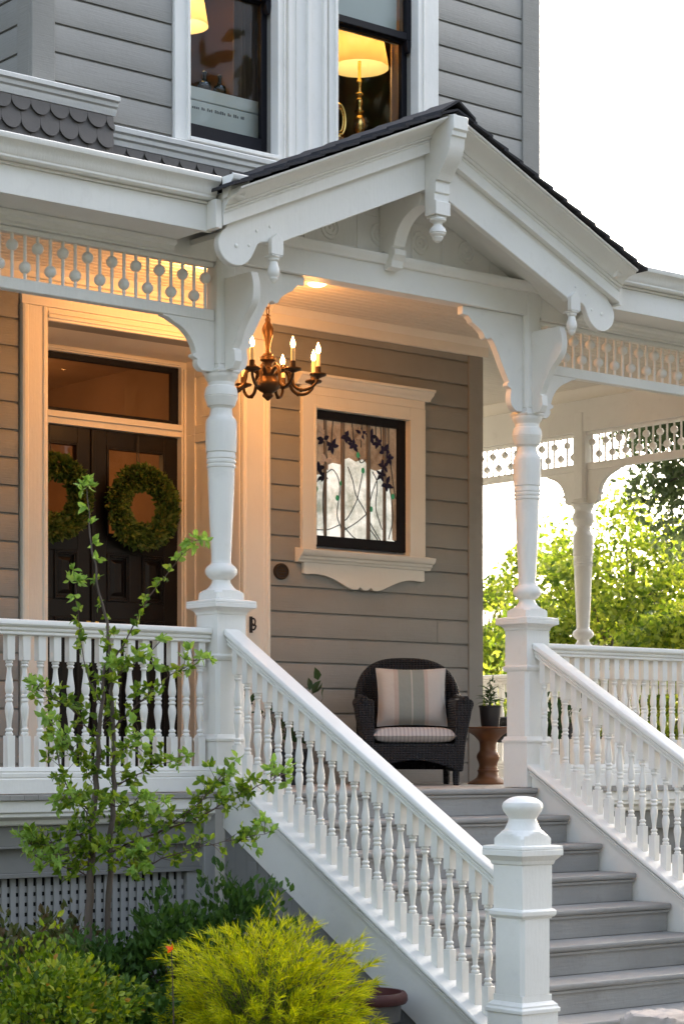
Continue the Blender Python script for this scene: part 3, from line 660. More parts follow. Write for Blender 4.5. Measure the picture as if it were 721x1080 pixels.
# newel post
def newel(label, loc):
    t = thing('newel_post', label, 'newel post', loc, 'newel posts at the stair foot')
    h = .111
    oct_ = lambda r, c: [(r, -r+c), (r, r-c), (r-c, r), (-r+c, r), (-r, r-c), (-r, -r+c), (-r+c, -r), (r-c, -r)]
    b = Vector(loc)
    L = lambda z: z-b.z
    mb = MB().pz(oct_(.116, .002), L(GZ), L(-.95)).pz(oct_(.096, .002), L(-.95), L(-.935)).pz(oct_(.096, .002), L(-.935), L(-.905))
    mb.pz(oct_(.0965, .018), L(-.905), L(-.555)).pz(oct_(.0965, .002), L(-.555), L(-.29))
    mb.build('post', M['white'], t, .003, off=(0, 0, 0))
    def sqm(z0, z1, r0, r1): return [(L(z0), r0), (L(z1), r1)]
    def sq_loft(levels):
        m = MB(); vs = []; fs = []
        for z, r in levels: vs += [(-r, -r, L(z)), (r, -r, L(z)), (r, r, L(z)), (-r, r, L(z))]
        n = len(levels)
        for i in range(n-1):
            for k in range(4): fs.append((i*4+k, i*4+(k+1) % 4, (i+1)*4+(k+1) % 4, (i+1)*4+k))
        fs += [(3, 2, 1, 0), tuple(range(4*(n-1), 4*n))]
        return m.add(vs, fs)
    sq_loft([(-.985, .1165), (-.985, .124), (-.968, .124), (-.96, .117), (-.952, .115), (-.944, .108), (-.935, .100), (-.935, .096)]).build('base_moulding', M['white'], t, .0015, 25, off=(0, 0, 0), seg=1)
    sq_loft([(-.548, .097), (-.545, .104), (-.535, .111), (-.518, .112), (-.510, .104), (-.508, .097)]).build('band_moulding', M['white'], t, .0015, 25, off=(0, 0, 0), seg=1)
    sq_loft([(-.305, .097), (-.302, .103), (-.285, .108), (-.275, .118), (-.262, .128), (-.262, .1335), (-.236, .1335), (-.234, .130), (-.232, .1335), (-.218, .130), (-.214, .11), (-.214, .08)]).build('cap_moulding', M['white'], t, .0015, 25, off=(0, 0, 0), seg=1)
    pr = [(-.216, .16), (-.200, .150), (-.185, .134), (-.17, .118), (-.16, .105), (-.150, .096), (-.146, .088), (-.138, .083), (-.12, .074), (-.105, .068), (-.094, .065), (-.085, .068), (-.072, .078), (-.058, .089), (-.044, .0945), (-.032, .095), (-.018, .090), (-.008, .078), (.002, .062), (.008, .045), (.011, .02)]
    sq = [.0985]*6+[.0985, .0985]+[None]*13
    MB().lathe([(L(z), r) for z, r in pr], (0, 0, 0), 48, sq).build('finial', M['white'], t, 0, 28, off=(0, 0, 0))
    return t
nw = newel('white newel post with ball finial at the foot of the near left balustrade', (0, -2.35, GZ))
dup_tree(nw, (XR, -2.35, GZ), label='white newel post at the foot of the far right balustrade')

# ---------------------------------------------------------------- turned porch columns
def sq_loft(levels, c=(0, 0)):
    m = MB(); vs = []; fs = []
    for z, r in levels: vs += [(c[0]-r, c[1]-r, z), (c[0]+r, c[1]-r, z), (c[0]+r, c[1]+r, z), (c[0]-r, c[1]+r, z)]
    n = len(levels)
    for i in range(n-1):
        for k in range(4): fs.append((i*4+k, i*4+(k+1) % 4, (i+1)*4+(k+1) % 4, (i+1)*4+k))
    fs += [(3, 2, 1, 0), tuple(range(4*(n-1), 4*n))]
    return m.add(vs, fs)
SHAFT = [(1.040, .185), (1.050, .172), (1.062, .156), (1.075, .140), (1.088, .122), (1.098, .105), (1.107, .084), (1.118, .070), (1.131, .060), (1.145, .052), (1.158, .050), (1.163, .056), (1.170, .066), (1.179, .076), (1.192, .085), (1.206, .0887), (1.220, .086), (1.232, .078), (1.240, .068), (1.248, .058), (1.262, .0540), (1.266, .0535), (1.424, .0610), (1.55, .0670), (1.662, .0715), (1.772, .0745), (1.776, .079), (1.788, .080), (1.791, .0755), (1.797, .0755), (1.80, .0805), (1.811, .0812), (1.815, .0765), (1.821, .0765), (1.825, .081), (1.838, .0805), (1.852, .0775), (1.857, .0770), (1.860, .0832), (1.90, .0850), (1.96, .0858), (2.02, .0855), (2.038, .081), (2.052, .070), (2.064, .063), (2.08, .0615), (2.097, .0590), (2.106, .064), (2.112, .0755), (2.130, .0815), (2.15, .0885), (2.160, .0915), (2.1615, .0885), (2.165, .0885), (2.1665, .0920), (2.18, .0915), (2.20, .0885), (2.215, .083), (2.222, .075), (2.24, .0735), (2.25, .078), (2.262, .087), (2.275, .0925), (2.285, .0925)]
def bracket_poly(wd, zt, zb, style=0):
    """scroll-sawn bracket outline in (u outward from post face, z)"""
    H = zt-zb
    if style == 0:      # under the spindle frieze
        curve = [(wd, zt), (wd, zt-.03*H), (wd-.035, zt-.055*H), (wd-.06, zt-.10*H)]+[(p[0], p[1]) for p in bez([(wd-.07, zt-.12*H, 0), (wd*.52, zt-.22*H, 0), (wd*.40, zt-.46*H, 0), (wd*.36, zt-.66*H, 0)], 8)]+[(wd*.42, zt-.70*H), (wd*.42, zt-.74*H), (wd*.34, zt-.78*H)]+[(p[0], p[1]) for p in bez([(wd*.33, zt-.80*H, 0), (wd*.38, zt-.90*H, 0), (wd*.24, zt-1.0*H, 0)], 6)]+[(0, zb)]
    elif style == 1:    # wide, scalloped, under the beam over the stairs
        curve = [(wd, zt), (wd, zt-.05), (wd-.045, zt-.055), (wd-.07, zt-.075)]+[(p[0], p[1]) for p in bez([(wd-.08, zt-.09, 0), (wd-.14, zt-.115, 0), (wd-.17, zt-.145, 0)], 5)]+[(wd-.185, zt-.172), (wd-.205, zt-.178), (wd-.225, zt-.165), (wd-.24, zt-.17)]+[(p[0], p[1]) for p in bez([(wd-.25, zt-.18, 0), (wd*.44, zt-.36*H, 0), (wd*.33, zt-.58*H, 0), (wd*.22, zt-.71*H, 0)], 8)]+[(wd*.25, zt-.72*H), (wd*.25, zt-.75*H), (wd*.20, zt-.77*H)]+[(p[0], p[1]) for p in bez([(wd*.19, zt-.79*H, 0), (wd*.23, zt-.90*H, 0), (wd*.19, zt-.97*H, 0), (wd*.10, zt-1.0*H, 0)], 6)]+[(0, zb)]
    else:               # forward bracket carrying the gable
        curve = [(wd, zt), (wd+.02, zt-.05)]+[(p[0], p[1]) for p in bez([(wd+.025, zt-.09, 0), (wd+.03, zt-.22, 0), (wd*.72, zt-.36*H, 0), (wd*.40, zt-.72*H, 0)], 10)]+[(wd*.30, zt-.78*H), (wd*.38, zt-.80*H), (wd*.40, zt-.92*H), (wd*.30, zt-1.0*H), (0, zb)]
    return [(0, zt)]+curve
def column(label, loc, brackets):
    t = thing('porch_column', label, 'column', loc, 'turned columns of the porch')
    Z = (0, 0, 0)
    mb = sq_loft([(.002, .1035), (.285, .1035)]); mb.pz([(.098, -.078), (.098, .078), (.078, .098), (-.078, .098), (-.098, .078), (-.098, -.078), (-.078, -.098), (.078, -.098)], .31, .715)
    mb.add(*(lambda m: (m.v, m.f))(sq_loft([(.74, .0965), (.985, .0965)])))
    mb.build('pedestal', M['white'], t, .003, off=Z)
    sq_loft([(.272, .104), (.276, .110), (.290, .113), (.298, .106), (.308, .103), (.314, .0985)]).build('band_moulding', M['white'], t, .0015, 25, off=Z, seg=1)
    sq_loft([(.713, .0985), (.718, .103), (.728, .108), (.742, .109), (.748, .102), (.752, .0965)]).build('band_moulding', M['white'], t, .0015, 25, off=Z, seg=1)
    sq_loft([(.965, .097), (.968, .101), (.98, .103), (.992, .112), (1.0, .126), (1.004, .1385), (1.026, .139), (1.028, .135), (1.030, .139), (1.042, .137), (1.048, .11), (1.05, .08)]).build('cap_moulding', M['white'], t, .0015, 25, off=Z, seg=1)
    sq = [.093 if z < 1.10 else None for z, r in SHAFT]
    MB().lathe(SHAFT, (0, 0, 0), 48, sq).build('shaft', M['white'], t, 0, 28, off=Z)
    h = .063
    oct_ = [(h, -h+.018), (h, h-.018), (h-.018, h), (-h+.018, h), (-h, h-.018), (-h, -h+.018), (-h+.018, -h), (h-.018, -h)]
    mb = MB().pz(oct_, 2.335, 3.05)
    mb.add(*(lambda m: (m.v, m.f))(sq_loft([(2.286, .06), (2.286, .072), (2.30, .078), (2.31, .066), (2.335, .058)])))
    for k in range(4):
        a = k*PI/2+PI/4; mb.tube([(math.cos(a)*.071, math.sin(a)*.071, 2.36), (math.cos(a)*.071, math.sin(a)*.071, 2.9)], .007, 6)
    mb.build('capital_block', M['white'], t, .003, off=Z)
    for d, wd, zt, zb, style in brackets:
        poly = bracket_poly(wd, zt, zb, style); th = .021 if d in '+-x' else .021
        mb = MB()
        th = .024
        if d == '-x': mb.prism([(-h-u, z) for u, z in poly][::-1], lambda u, w: (u, -th, w), lambda u, w: (u, th, w))
        if d == '+x': mb.prism([(h+u, z) for u, z in poly], lambda u, w: (u, -th, w), lambda u, w: (u, th, w))
        if d == '-y': mb.prism([(-h-u, z) for u, z in poly], lambda u, w: (-th, u, w), lambda u, w: (th, u, w))
        if d == '+y': mb.prism([(h+u, z) for u, z in poly][::-1], lambda u, w: (-th, u, w), lambda u, w: (th, u, w))
        mb.build('bracket', M['white'], t, .003, off=Z)
    return t
column('white turned column at the left of the stairs, next to the chandelier', (0, 0, 0), [('-x', .34, 2.566, 2.29, 0), ('+x', .50, 2.898, 2.31, 1), ('-y', .235, 2.80, 2.30, 2)])
column('white turned column at the right of the stairs, nearest the small wooden stool', (XR, 0, 0), [('-x', .50, 2.898, 2.31, 1), ('+x', .34, 2.566, 2.29, 0), ('-y', .235, 2.80, 2.30, 2)])
column('shaded turned column on the far side of the porch, against the green trees', (XE, 3.06, 0), [('-y', .38, 2.566, 2.29, 0), ('+y', .38, 2.566, 2.29, 0)])
column('turned column at the far right front corner of the porch', (XE, 0, 0), [('-x', .34, 2.566, 2.29, 0), ('+y', .38, 2.566, 2.29, 0)])

# ---------------------------------------------------------------- spindle friezes
def spindle_mesh(up):
    mb = MB(); z0, z1 = 2.628, 2.862; zb = z1-.062 if up else z0+.066
    mb.lathe([(z0, .0092), (z1, .0092)], (0, 0, 0), 8, caps=False)
    pr = [(zb+.031*math.sin(a), .031*math.cos(a)+.0005) for a in np.linspace(-1.4, 1.4, 13)]
    mb.lathe(pr, (0, 0, 0), 14, caps=False); return mb
SP = {}
def frieze(label, a, b, along, c):
    t = thing('spindle_frieze', label, 'frieze', (a, c, 2.56) if along == 'x' else (c, a, 2.56), 'spindle friezes under the porch eaves')
    ax = (lambda q: (lambda u, w: (q, c+u, w))) if along == 'x' else (lambda q: (lambda u, w: (c+u, q, w)))
    MB().prism([(-.026, 2.566), (-.03, 2.57), (-.03, 2.623), (-.026, 2.628), (.026, 2.628), (.03, 2.623), (.03, 2.57), (.026, 2.566)], ax(a), ax(b)).build('bottom_rail', M['white'], t, .002)
    MB().prism([(-.022, 2.86), (-.03, 2.872), (-.03, 2.885), (.03, 2.885), (.03, 2.872), (.022, 2.86)], ax(a), ax(b)).build('top_rail', M['white'], t, .002)
    n = int((b-a-.03)/.0738); g_ = (b-a)/n
    kind = None
    for i in range(min(n, 100)):
        up = i % 2 == 0
        p = (b-a)-(i+.5)*g_
        loc = (p, 0, -2.56) if along == 'x' else (0, p, -2.56)
        if up not in SP:
            o = spindle_mesh(up).build('spindle', M['white'], t, 0, 40, off=(0, 0, 0)); SP[up] = o; o.location = loc
        else: dup_part(SP[up], t, loc)
frieze('ball-and-spindle frieze above the dark front doors, left of the stairs', XL, -.07, 'x', 0)
frieze('ball-and-spindle frieze to the right of the gable, lit warm from behind', XR+.07, XE-.07, 'x', 0)
frieze('spindle frieze on the far porch side in front of the dark tree', .07, 2.99, 'y', XE)
frieze('spindle frieze against white sky, between the house corner and the shaded far column', 3.13, 6.3, 'y', XE)

# ---------------------------------------------------------------- porch roof
roof = thing('porch_roof', 'white eaves, gutter and beadboard ceiling of the wraparound porch', 'porch roof', (XC, 0, 2.9))
mb = MB()   # beams above friezes and stairs
mb.box(XL, -.07, -.055, .055, 2.887, 3.22); mb.box(2.41, XE+.05, -.055, .055, 2.887, 3.22)
mb.box(XE-.055, XE+.055, .056, 6.3, 2.887, 3.22)
mb.build('beam', M['white'], roof, .004)
MB().box(-.069, 2.409, -.055, .055, 2.90, 3.095).build('stair_beam', M['white'], roof, .004)
# soffit, fascia, gutter
mb = MB()
for xa, xb in ((XL, -.36), (2.70, XE+.4)): mb.box(xa, xb, -.345, -.056, 2.955, 2.975); mb.px([(-.057, 2.953), (-.10, 2.953), (-.095, 2.935), (-.075, 2.925), (-.07, 2.905), (-.057, 2.900)], xa, xb)
mb.box(-.36, 2.70, -.40, -.056, 2.99, 3.0) if False else None
mb.build('soffit', M['white'], roof, .002)
mb = MB()
for xa, xb in ((XL, -.335), (2.675, XE+.38)): mb.box(xa, xb, -.372, -.347, 2.945, 3.085); mb.box(xa, xb, -.385, -.347, 3.086, 3.10)
mb.box(-.372, -.331, -.458, -.373, 2.95, 3.10); mb.box(2.677, 2.70, -.458, -.373, 2.95, 3.10)
mb.build('fascia', M['white'], roof, .003)
gut = [(-.375, 3.102), (-.415, 3.102), (-.425, 3.112), (-.425, 3.122), (-.432, 3.13), (-.437, 3.15), (-.452, 3.175), (-.470, 3.188), (-.474, 3.200), (-.474, 3.214), (-.465, 3.219), (-.458, 3.214), (-.375, 3.214)]
mb = MB(); mb.px(gut, XL, -.345); mb.px(gut, 2.69, XE+.45)
g2 = [(y-.10, z) for y, z in gut]; mb.px(g2, -.344, -.235); mb.px(g2, 2.585, 2.689)
mb.build('gutter', M['white'], roof, .002)
mb = MB(); k = 0; y = .056     # beadboard ceiling
while y < YW-.03:
    y2 = min(y+.075, YW-.03); mb.px([(y, 3.262), (y, 3.252), (y+.008, 3.24), (y2-.012, 3.24), (y2-.004, 3.252), (y2-.004, 3.262)], XL, XE-.06); y = y2
y = YW-.03
while y < 6.3:
    y2 = y+.075; mb.px([(y, 3.26), (y, 3.246), (y+.006, 3.24), (y2-.007, 3.24), (y2-.001, 3.246), (y2-.001, 3.26)], XH+.03, XE-.06); y = y2
mb.build('ceiling', M['ceil'], roof, 0, 0)
mb = MB()
co = [(YW-.001, 3.12), (YW-.045, 3.12), (YW-.05, 3.135), (YW-.05, 3.19), (YW-.06, 3.20), (YW-.075, 3.222), (YW-.09, 3.239), (YW-.001, 3.239)]
mb.px(co, XL, -.045); mb.px(co, 1.894, XH+.05)
mb.px([(YW-.036, 3.166), (YW-.05, 3.17), (YW-.055, 3.20), (YW-.09, 3.239), (YW-.001, 3.239), (YW-.001, 3.166)], -.044, 1.893)
mb.px([(.056, 3.15), (.075, 3.15), (.08, 3.19), (.10, 3.22), (.11, 3.239), (.056, 3.239)], XL, XE-.06)
mb.py([(XE-.056, 3.15), (XE-.075, 3.15), (XE-.08, 3.19), (XE-.10, 3.22), (XE-.11, 3.239), (XE-.056, 3.239)], .12, 6.3)
mb.build('cornice_board', M['trim'], roof, .002)
mb = MB()
mb.add([(XL, -.46, 3.215), (-.2, -.46, 3.215), (-.2, YU-.03, 3.70), (XL, YU-.03, 3.70), (XL, -.46, 3.205), (-.2, -.46, 3.205), (-.2, YU-.03, 3.28), (XL, YU-.03, 3.28)], [(0, 1, 2, 3), (4, 7, 6, 5), (0, 4, 5, 1), (1, 5, 6, 2), (2, 6, 7, 3), (3, 7, 4, 0)])
x1 = XE+.44
mb.add([(2.55, -.46, 3.215), (x1, -.46, 3.215), (x1, 6.5, 3.215), (2.55, YU-.03, 3.70), (XH, YU-.03, 3.70), (XH, 6.5, 3.70)], [(0, 1, 4, 3), (1, 2, 5, 4)])
mb.box(XL, XE+.06, .0, YW, 3.262, 3.28); mb.box(XH, XE+.06, YW, 6.3, 3.262, 3.28)
mb.build('roof_surface', M['roof'], roof, 0, 0)

# ---------------------------------------------------------------- gable over the stairs
gab = thing('porch_gable', 'white bracketed gable over the stairs with dark shingled roof', 'gable', (XC, -.4, 2.9))
SL = .44
XG = 1.173; HWD = 1.50
def rake(poly, xe, za, mbx):
    """profile (y,dz) swept from the apex down to both ends (za = apex height)"""
    for sgn in (-1, 1):
        p = poly if sgn > 0 else poly[::-1]
        mbx.px(p, XG+sgn*.0005, XG+sgn*xe, za, za-SL*xe)
mb = MB(); rake([(-.462, -.175), (-.462, -.112), (-.468, -.108), (-.470, -.100), (-.464, -.094), (-.478, -.092), (-.484, -.084), (-.478, -.076), (-.490, -.074), (-.500, -.060), (-.518, -.046), (-.545, -.034), (-.575, -.028), (-.592, -.024), (-.600, -.019), (-.600, -.014), (-.617, -.012), (-.617, 0), (-.40, 0), (-.40, -.175)], 1.50, 3.80, mb)
mb.build('rake_cornice', M['white'], gab, .002)
for sgn in (-1, 1):    # bargeboard with scrolled foot
    zl = lambda d: 3.425-SL*d; zu = lambda d: 3.63-SL*d
    low = [(.0005, zl(0)), (1.085, zl(1.085)), (1.10, zl(1.085)-.02), (1.165, zl(1.085)-.02), (1.18, 2.935)]
    low += [(p[0], p[1]) for p in bez([(1.20, 2.930, 0), (1.27, 2.93, 0), (1.245, 2.84, 0), (1.33, 2.795, 0)], 8)]
    low += [(1.385+.115*math.cos(a), 2.885+.105*math.sin(a)) for a in np.linspace(-1.9, .95, 12)]
    poly = low+[(1.44, zu(1.44)), (.0005, zu(0))]
    poly = [(XG+sgn*d, z) for d, z in poly]
    if sgn < 0: poly = poly[::-1]
    mb = MB().prism(poly, lambda u, w: (u, -.42, w), lambda u, w: (u, -.375, w))
    c = mb.build('bargeboard', M['white'], gab, .005)
    mb = MB()
    for d, z, r in ((1.385, 2.885, .012), (1.25, 2.985, .009), (1.30, 2.90, .009), (1.16, 3.02, .009)): mb.lathe([(0, r), (.006, r), (.009, r*.5)], (0, 0, 0), 12) if False else mb.ball((XG+sgn*d, -.421, z), r, 10, 6, (1, .5, 1))
    mb.build('stud', M['white'], c)
    # pendant block and drop
    xp = XG+sgn*1.132
    mb = MB().prism([(xp-.04, 2.87), (xp+.04, 2.87), (xp+.04, 2.95), (xp, 2.985), (xp-.04, 2.95)], lambda u, w: (u, -.451, w), lambda u, w: (u, -.421, w)).box(xp-.034, xp+.034, -.449, -.38, 2.862, 2.869)
    mb.lathe([(2.87, .034), (2.862, .036), (2.855, .030), (2.845, .030), (2.838, .021), (2.815, .026), (2.80, .032), (2.78, .034), (2.765, .030), (2.755, .022), (2.745, .022), (2.735, .015), (2.725, .008)], (xp, -.415, 0), 18)
    mb.build('pendant', M['white'], gab, .002)
# tympanum
mb = MB()
tri = [(XG-1.30, 3.096), (XG+1.30, 3.096), (XG+1.0, 3.28), (XG, 3.72), (XG-1.0, 3.28)]
mb.prism(tri, lambda u, w: (u, -.01, w), lambda u, w: (u, .05, w))
mb.build('tympanum', M['white'], gab)
mb = MB()
mb.px([(-.056, 3.04), (-.075, 3.045), (-.08, 3.06), (-.09, 3.07), (-.095, 3.085), (-.095, 3.098), (-.08, 3.104), (-.056, 3.112), (-.011, 3.116), (-.011, 3.0965), (-.056, 3.0965)], -.069, 2.409)
mb.build('tympanum_moulding', M['white'], gab, .002)
mb = MB()
for dx in (-.98, -.60, -.21, .21, .45, .84): mb.box(XG+dx-.005, XG+dx+.005, -.016, -.0105, 3.12, min(3.6, 3.66-SL*abs(dx)))
mb.box(XG-.75, XG+.75, -.0165, -.0105, 3.325, 3.335)
mb.build('panel_batten', M['white'], gab, .001, seg=1)
ROS = None
for x, z in ((.35, 3.21), (.76, 3.21), (1.13, 3.225), (1.45, 3.225), (1.82, 3.225), (2.19, 3.205), (1.62, 3.43), (.72, 3.43)):
    if ROS is None:
        mb = MB()
        for r, w, h in ((.062, .014, .006), (.034, .014, .005)):
            ring = [(r*math.cos(a), r*math.sin(a)) for a in np.linspace(0, 2*PI, 33)[:-1]]
            mb.tube([(p, -.0, q) for p, q in ring]+[(ring[0][0], 0, ring[0][1])], w*.6, 6, caps=False)
        mb.ball((0, 0, 0), .010, 10, 6)
        ROS = mb.build('rosette', M['white'], gab, 0, 40, off=(0, 0, 0)); o = ROS
    else: o = dup_part(ROS, gab)
    o.location = Vector((x, -.0105, z))-Vector(gab.location)
# centre bracket behind the apex and apex drop
poly = [(-.375, 3.40), (-.375, 3.36)]+[(p[0], p[1]) for p in bez([(-.36, 3.33, 0), (-.20, 3.30, 0), (-.16, 3.22, 0), (-.14, 3.14, 0)], 8)]+[(-.12, 3.13), (-.15, 3.12), (-.15, 3.09), (-.125, 3.06), (-.12, 3.02), (-.057, 3.01), (-.057, 3.118), (-.012, 3.12), (-.012, 3.40)]
MB().prism(poly, lambda u, w: (XG-.045, u, w), lambda u, w: (XG+.045, u, w)).build('centre_bracket', M['white'], gab, .004)
hw = .055
poly = [(-.56, 3.795), (-.662, 3.775), (-.662, 3.70), (-.650, 3.69), (-.648, 3.665), (-.638, 3.66)]+[(p[0], p[1]) for p in bez([(-.635, 3.65, 0), (-.63, 3.53, 0), (-.545, 3.50, 0), (-.525, 3.44, 0)], 9)]+[(-.51, 3.44), (-.51, 3.375), (-.50, 3.37), (-.50, 3.33), (-.515, 3.325), (-.515, 3.25), (-.42, 3.25), (-.42, 3.60), (-.46, 3.70)]
mb = MB().prism(poly, lambda u, w: (XG-hw, u, w), lambda u, w: (XG+hw, u, w))
mb.box(XG-hw*.75, XG+hw*.75, -.50, -.42, 3.238, 3.25)
mb.build('apex_bracket', M['white'], gab, .003)
MB().lathe([(3.238, .043), (3.230, .049), (3.222, .047), (3.214, .029), (3.203, .025), (3.194, .029), (3.183, .041), (3.168, .048), (3.156, .049), (3.151, .042), (3.146, .045), (3.138, .037), (3.133, .030), (3.128, .033), (3.119, .026), (3.110, .022), (3.102, .009)], (XG, -.468, 0), 20).build('pendant', M['white'], gab, 0, 32)
# roof slopes with shingle courses
for sgn in (-1, 1):
    mb = MB(); nC = 13; ln = 1.56; d = ln/nC
    for i in range(nC):
        a = i*d; b = a+d+.03
        za = 3.812-SL*a; zb = 3.812-SL*b; w = .018
        if i == nC-1: b = a+d; zb = 3.812-SL*b
        yy = -.635-random.uniform(0, .006)
        nsh = 8; ys = [yy]+[yy+.12+j*.27 for j in range(nsh)]+[YU-.05]
        if zb < 3.30: ys = [yy, yy+.12, yy+.33, -.062]
        for y0, y1 in zip(ys, ys[1:]):
            j = random.uniform(-.004, .004)
            xa, xb = XG+sgn*a, XG+sgn*(b+j)
            q = [(xa, y0, za), (xb, y0, zb+.010), (xb, y1-.004, zb+.010), (xa, y1-.004, za), (xa, y0, za+w*.6), (xb, y0, zb+.010+w), (xb, y1-.004, zb+.010+w), (xa, y1-.004, za+w*.6)]
            fs = [(0, 3, 2, 1), (4, 5, 6, 7), (0, 1, 5, 4), (1, 2, 6, 5), (2, 3, 7, 6), (3, 0, 4, 7)]
            mb.add(q, fs if sgn > 0 else [f[::-1] for f in fs])
    mb.build('roof_slope', M['roof'], gab, 0, 0)
mb = MB()
for i in range(9):
    y = -.645+i*.23; mb.prism([(XG-.13, 3.80-.02), (XG, 3.862), (XG+.13, 3.80-.02), (XG+.13, 3.80-.005), (XG, 3.876), (XG-.13, 3.80-.005)], lambda u, w: (u, y, w-.004), lambda u, w: (u, y+.24, w+.004))
mb.build('ridge_cap', M['roof'], gab, 0, 0)
mb = MB().prism([(XG-1.08, 3.29), (XG+1.08, 3.29), (XG+1.06, 3.325), (XG, 3.79), (XG-1.06, 3.325)], lambda u, w: (u, YU-.06, w), lambda u, w: (u, YU-.05, w))
mb.build('back_panel', M['white'], gab, 0, 0)
for sgn in (-1, 1):
    MB().px([(-.374, -.03), (-.012, -.03), (-.012, 0), (-.374, 0)] if sgn > 0 else [(-.374, 0), (-.012, 0), (-.012, -.03), (-.374, -.03)], XG+sgn*.001, XG+sgn*1.42, 3.60, 3.60-SL*1.42).build('gable_soffit', M['white'], gab, 0, 0)

# ---------------------------------------------------------------- chandelier
ch = thing('chandelier', 'lit bronze chandelier with candle lamps hanging from the porch ceiling', 'chandelier', (XC, 1.1, 3.24))
C0 = Vector((XC, 1.1, 0))
mb = MB().lathe([(3.239, .06), (3.225, .058), (3.215, .04), (3.205, .015)], C0, 20); mb.build('canopy', M['bronze'], ch, 0, 40)
mb = MB(); z = 3.205; k = 0
while z > 2.95:
    pts = []
    for a in np.linspace(0, 2*PI, 13):
        u = .013*math.cos(a); v = .024*math.sin(a); pts.append((C0.x+(u if k % 2 else 0), C0.y+(0 if k % 2 else u), z-.02+v))
    mb.tube(pts, .0035, 6, caps=False); z -= .037; k += 1
mb.build('chain', M['bronze'], ch, 0, 60)
pr = [(2.945, .006), (2.935, .016), (2.925, .010), (2.91, .018), (2.895, .016), (2.875, .028), (2.85, .037), (2.82, .036), (2.79, .026), (2.76, .018), (2.72, .014), (2.70, .018), (2.695, .03), (2.685, .034), (2.675, .05), (2.655, .05), (2.645, .034), (2.63, .024), (2.61, .024), (2.60, .034), (2.585, .034), (2.578, .05), (2.565, .058), (2.55, .056), (2.542, .062), (2.52, .077), (2.50, .080), (2.48, .070), (2.462, .05), (2.452, .03), (2.446, .028), (2.44, .034), (2.43, .034), (2.42, .022), (2.41, .012), (2.404, .005)]
MB().lathe(pr, C0, 24).build('stem', M['bronze'], ch, 0, 35)
ARM = None
for i in range(8):
    a = R(-39.6)+R(75)-i*R(45)+0.0
    # bearing measured from the camera's right-hand direction so that lamps fall where the picture shows them
    ang = a
    if ARM is None:
        pts = cr([(.05, 0, 2.565), (.085, 0, 2.595), (.125, 0, 2.60), (.148, 0, 2.57), (.155, 0, 2.53), (.175, 0, 2.485), (.22, 0, 2.462), (.275, 0, 2.472), (.315, 0, 2.505), (.325, 0, 2.535)], 4)
        mb = MB().tube(pts, [.013-.004*k/len(pts) for k in range(len(pts))], 8)
        mb.tube(cr([(.125, 0, 2.60), (.10, 0, 2.625), (.085, 0, 2.61), (.09, 0, 2.59)], 4), .006, 6)
        mb.ball((.215, 0, 2.462), .014, 8, 6)
        arm = mb.build('arm', M['bronze'], ch, 0, 50, off=(0, 0, 3.24))
        MB().lathe([(2.53, .012), (2.538, .03), (2.545, .05), (2.553, .054), (2.558, .052), (2.556, .02), (2.57, .018), (2.60, .017), (2.603, .012)], (.325, 0, 0), 16).build('drip_pan', M['bronze'], arm, 0, 40, off=(0, 0, 3.24))
        MB().lathe([(2.59, .0135), (2.678, .0135), (2.682, .009)], (.325, 0, 0), 12).build('candle', M['wax'], arm, 0, 40, off=(0, 0, 3.24))
        MB().lathe([(2.682, .007), (2.690, .012), (2.702, .015), (2.716, .014), (2.732, .008), (2.744, .0035), (2.752, .001)], (.325, 0, 0), 12).build('bulb', M['bulb'], arm, 0, 60, off=(0, 0, 3.24))
        ARM = arm; arm.rotation_euler.z = ang
    else:
        c = dup_tree(ARM, parent=ch); c.rotation_euler.z = ang
def point(name, loc, e, col, r):
    l = bpy.data.lights.new(name, 'POINT'); l.energy = e; l.color = col; l.shadow_soft_size = r
    o = bpy.data.objects.new(name, l); COL.objects.link(o); o.location = loc; return o
WARM = (1.0, .40, .10)
for i in range(4):
    a = R(20+90*i); point('chandelier_glow', (C0.x+.325*math.cos(a), C0.y+.325*math.sin(a), 2.79), 1.6, WARM, .03)
# flush ceiling light near the door
for cx_, cy_, e_, lab in ((.80, 1.25, 2.9, 'small lit ceiling fixture in front of the dark double door'), (1.66, 1.22, .55, 'small lit ceiling fixture seen just under the stair beam, right of the chandelier')):
    cl = thing('ceiling_light', lab, 'ceiling light', (cx_, cy_, 3.24), 'porch ceiling lights')
    MB().lathe([(3.239, .085), (3.226, .085), (3.220, .075)], (cx_, cy_, 0), 24).build('trim_ring', M['white'], cl, 0, 35)
    MB().ball((cx_, cy_, 3.226), .065, 18, 10, (1, 1, .4)).build('diffuser', M['can'], cl)
    point('ceiling_light_glow', (cx_, cy_, 3.13), e_, (1.0, .41, .11), .05)
point('hall_glow', (.9, 4.2, 2.3), 3.4, (1.0, .55, .22), .1)

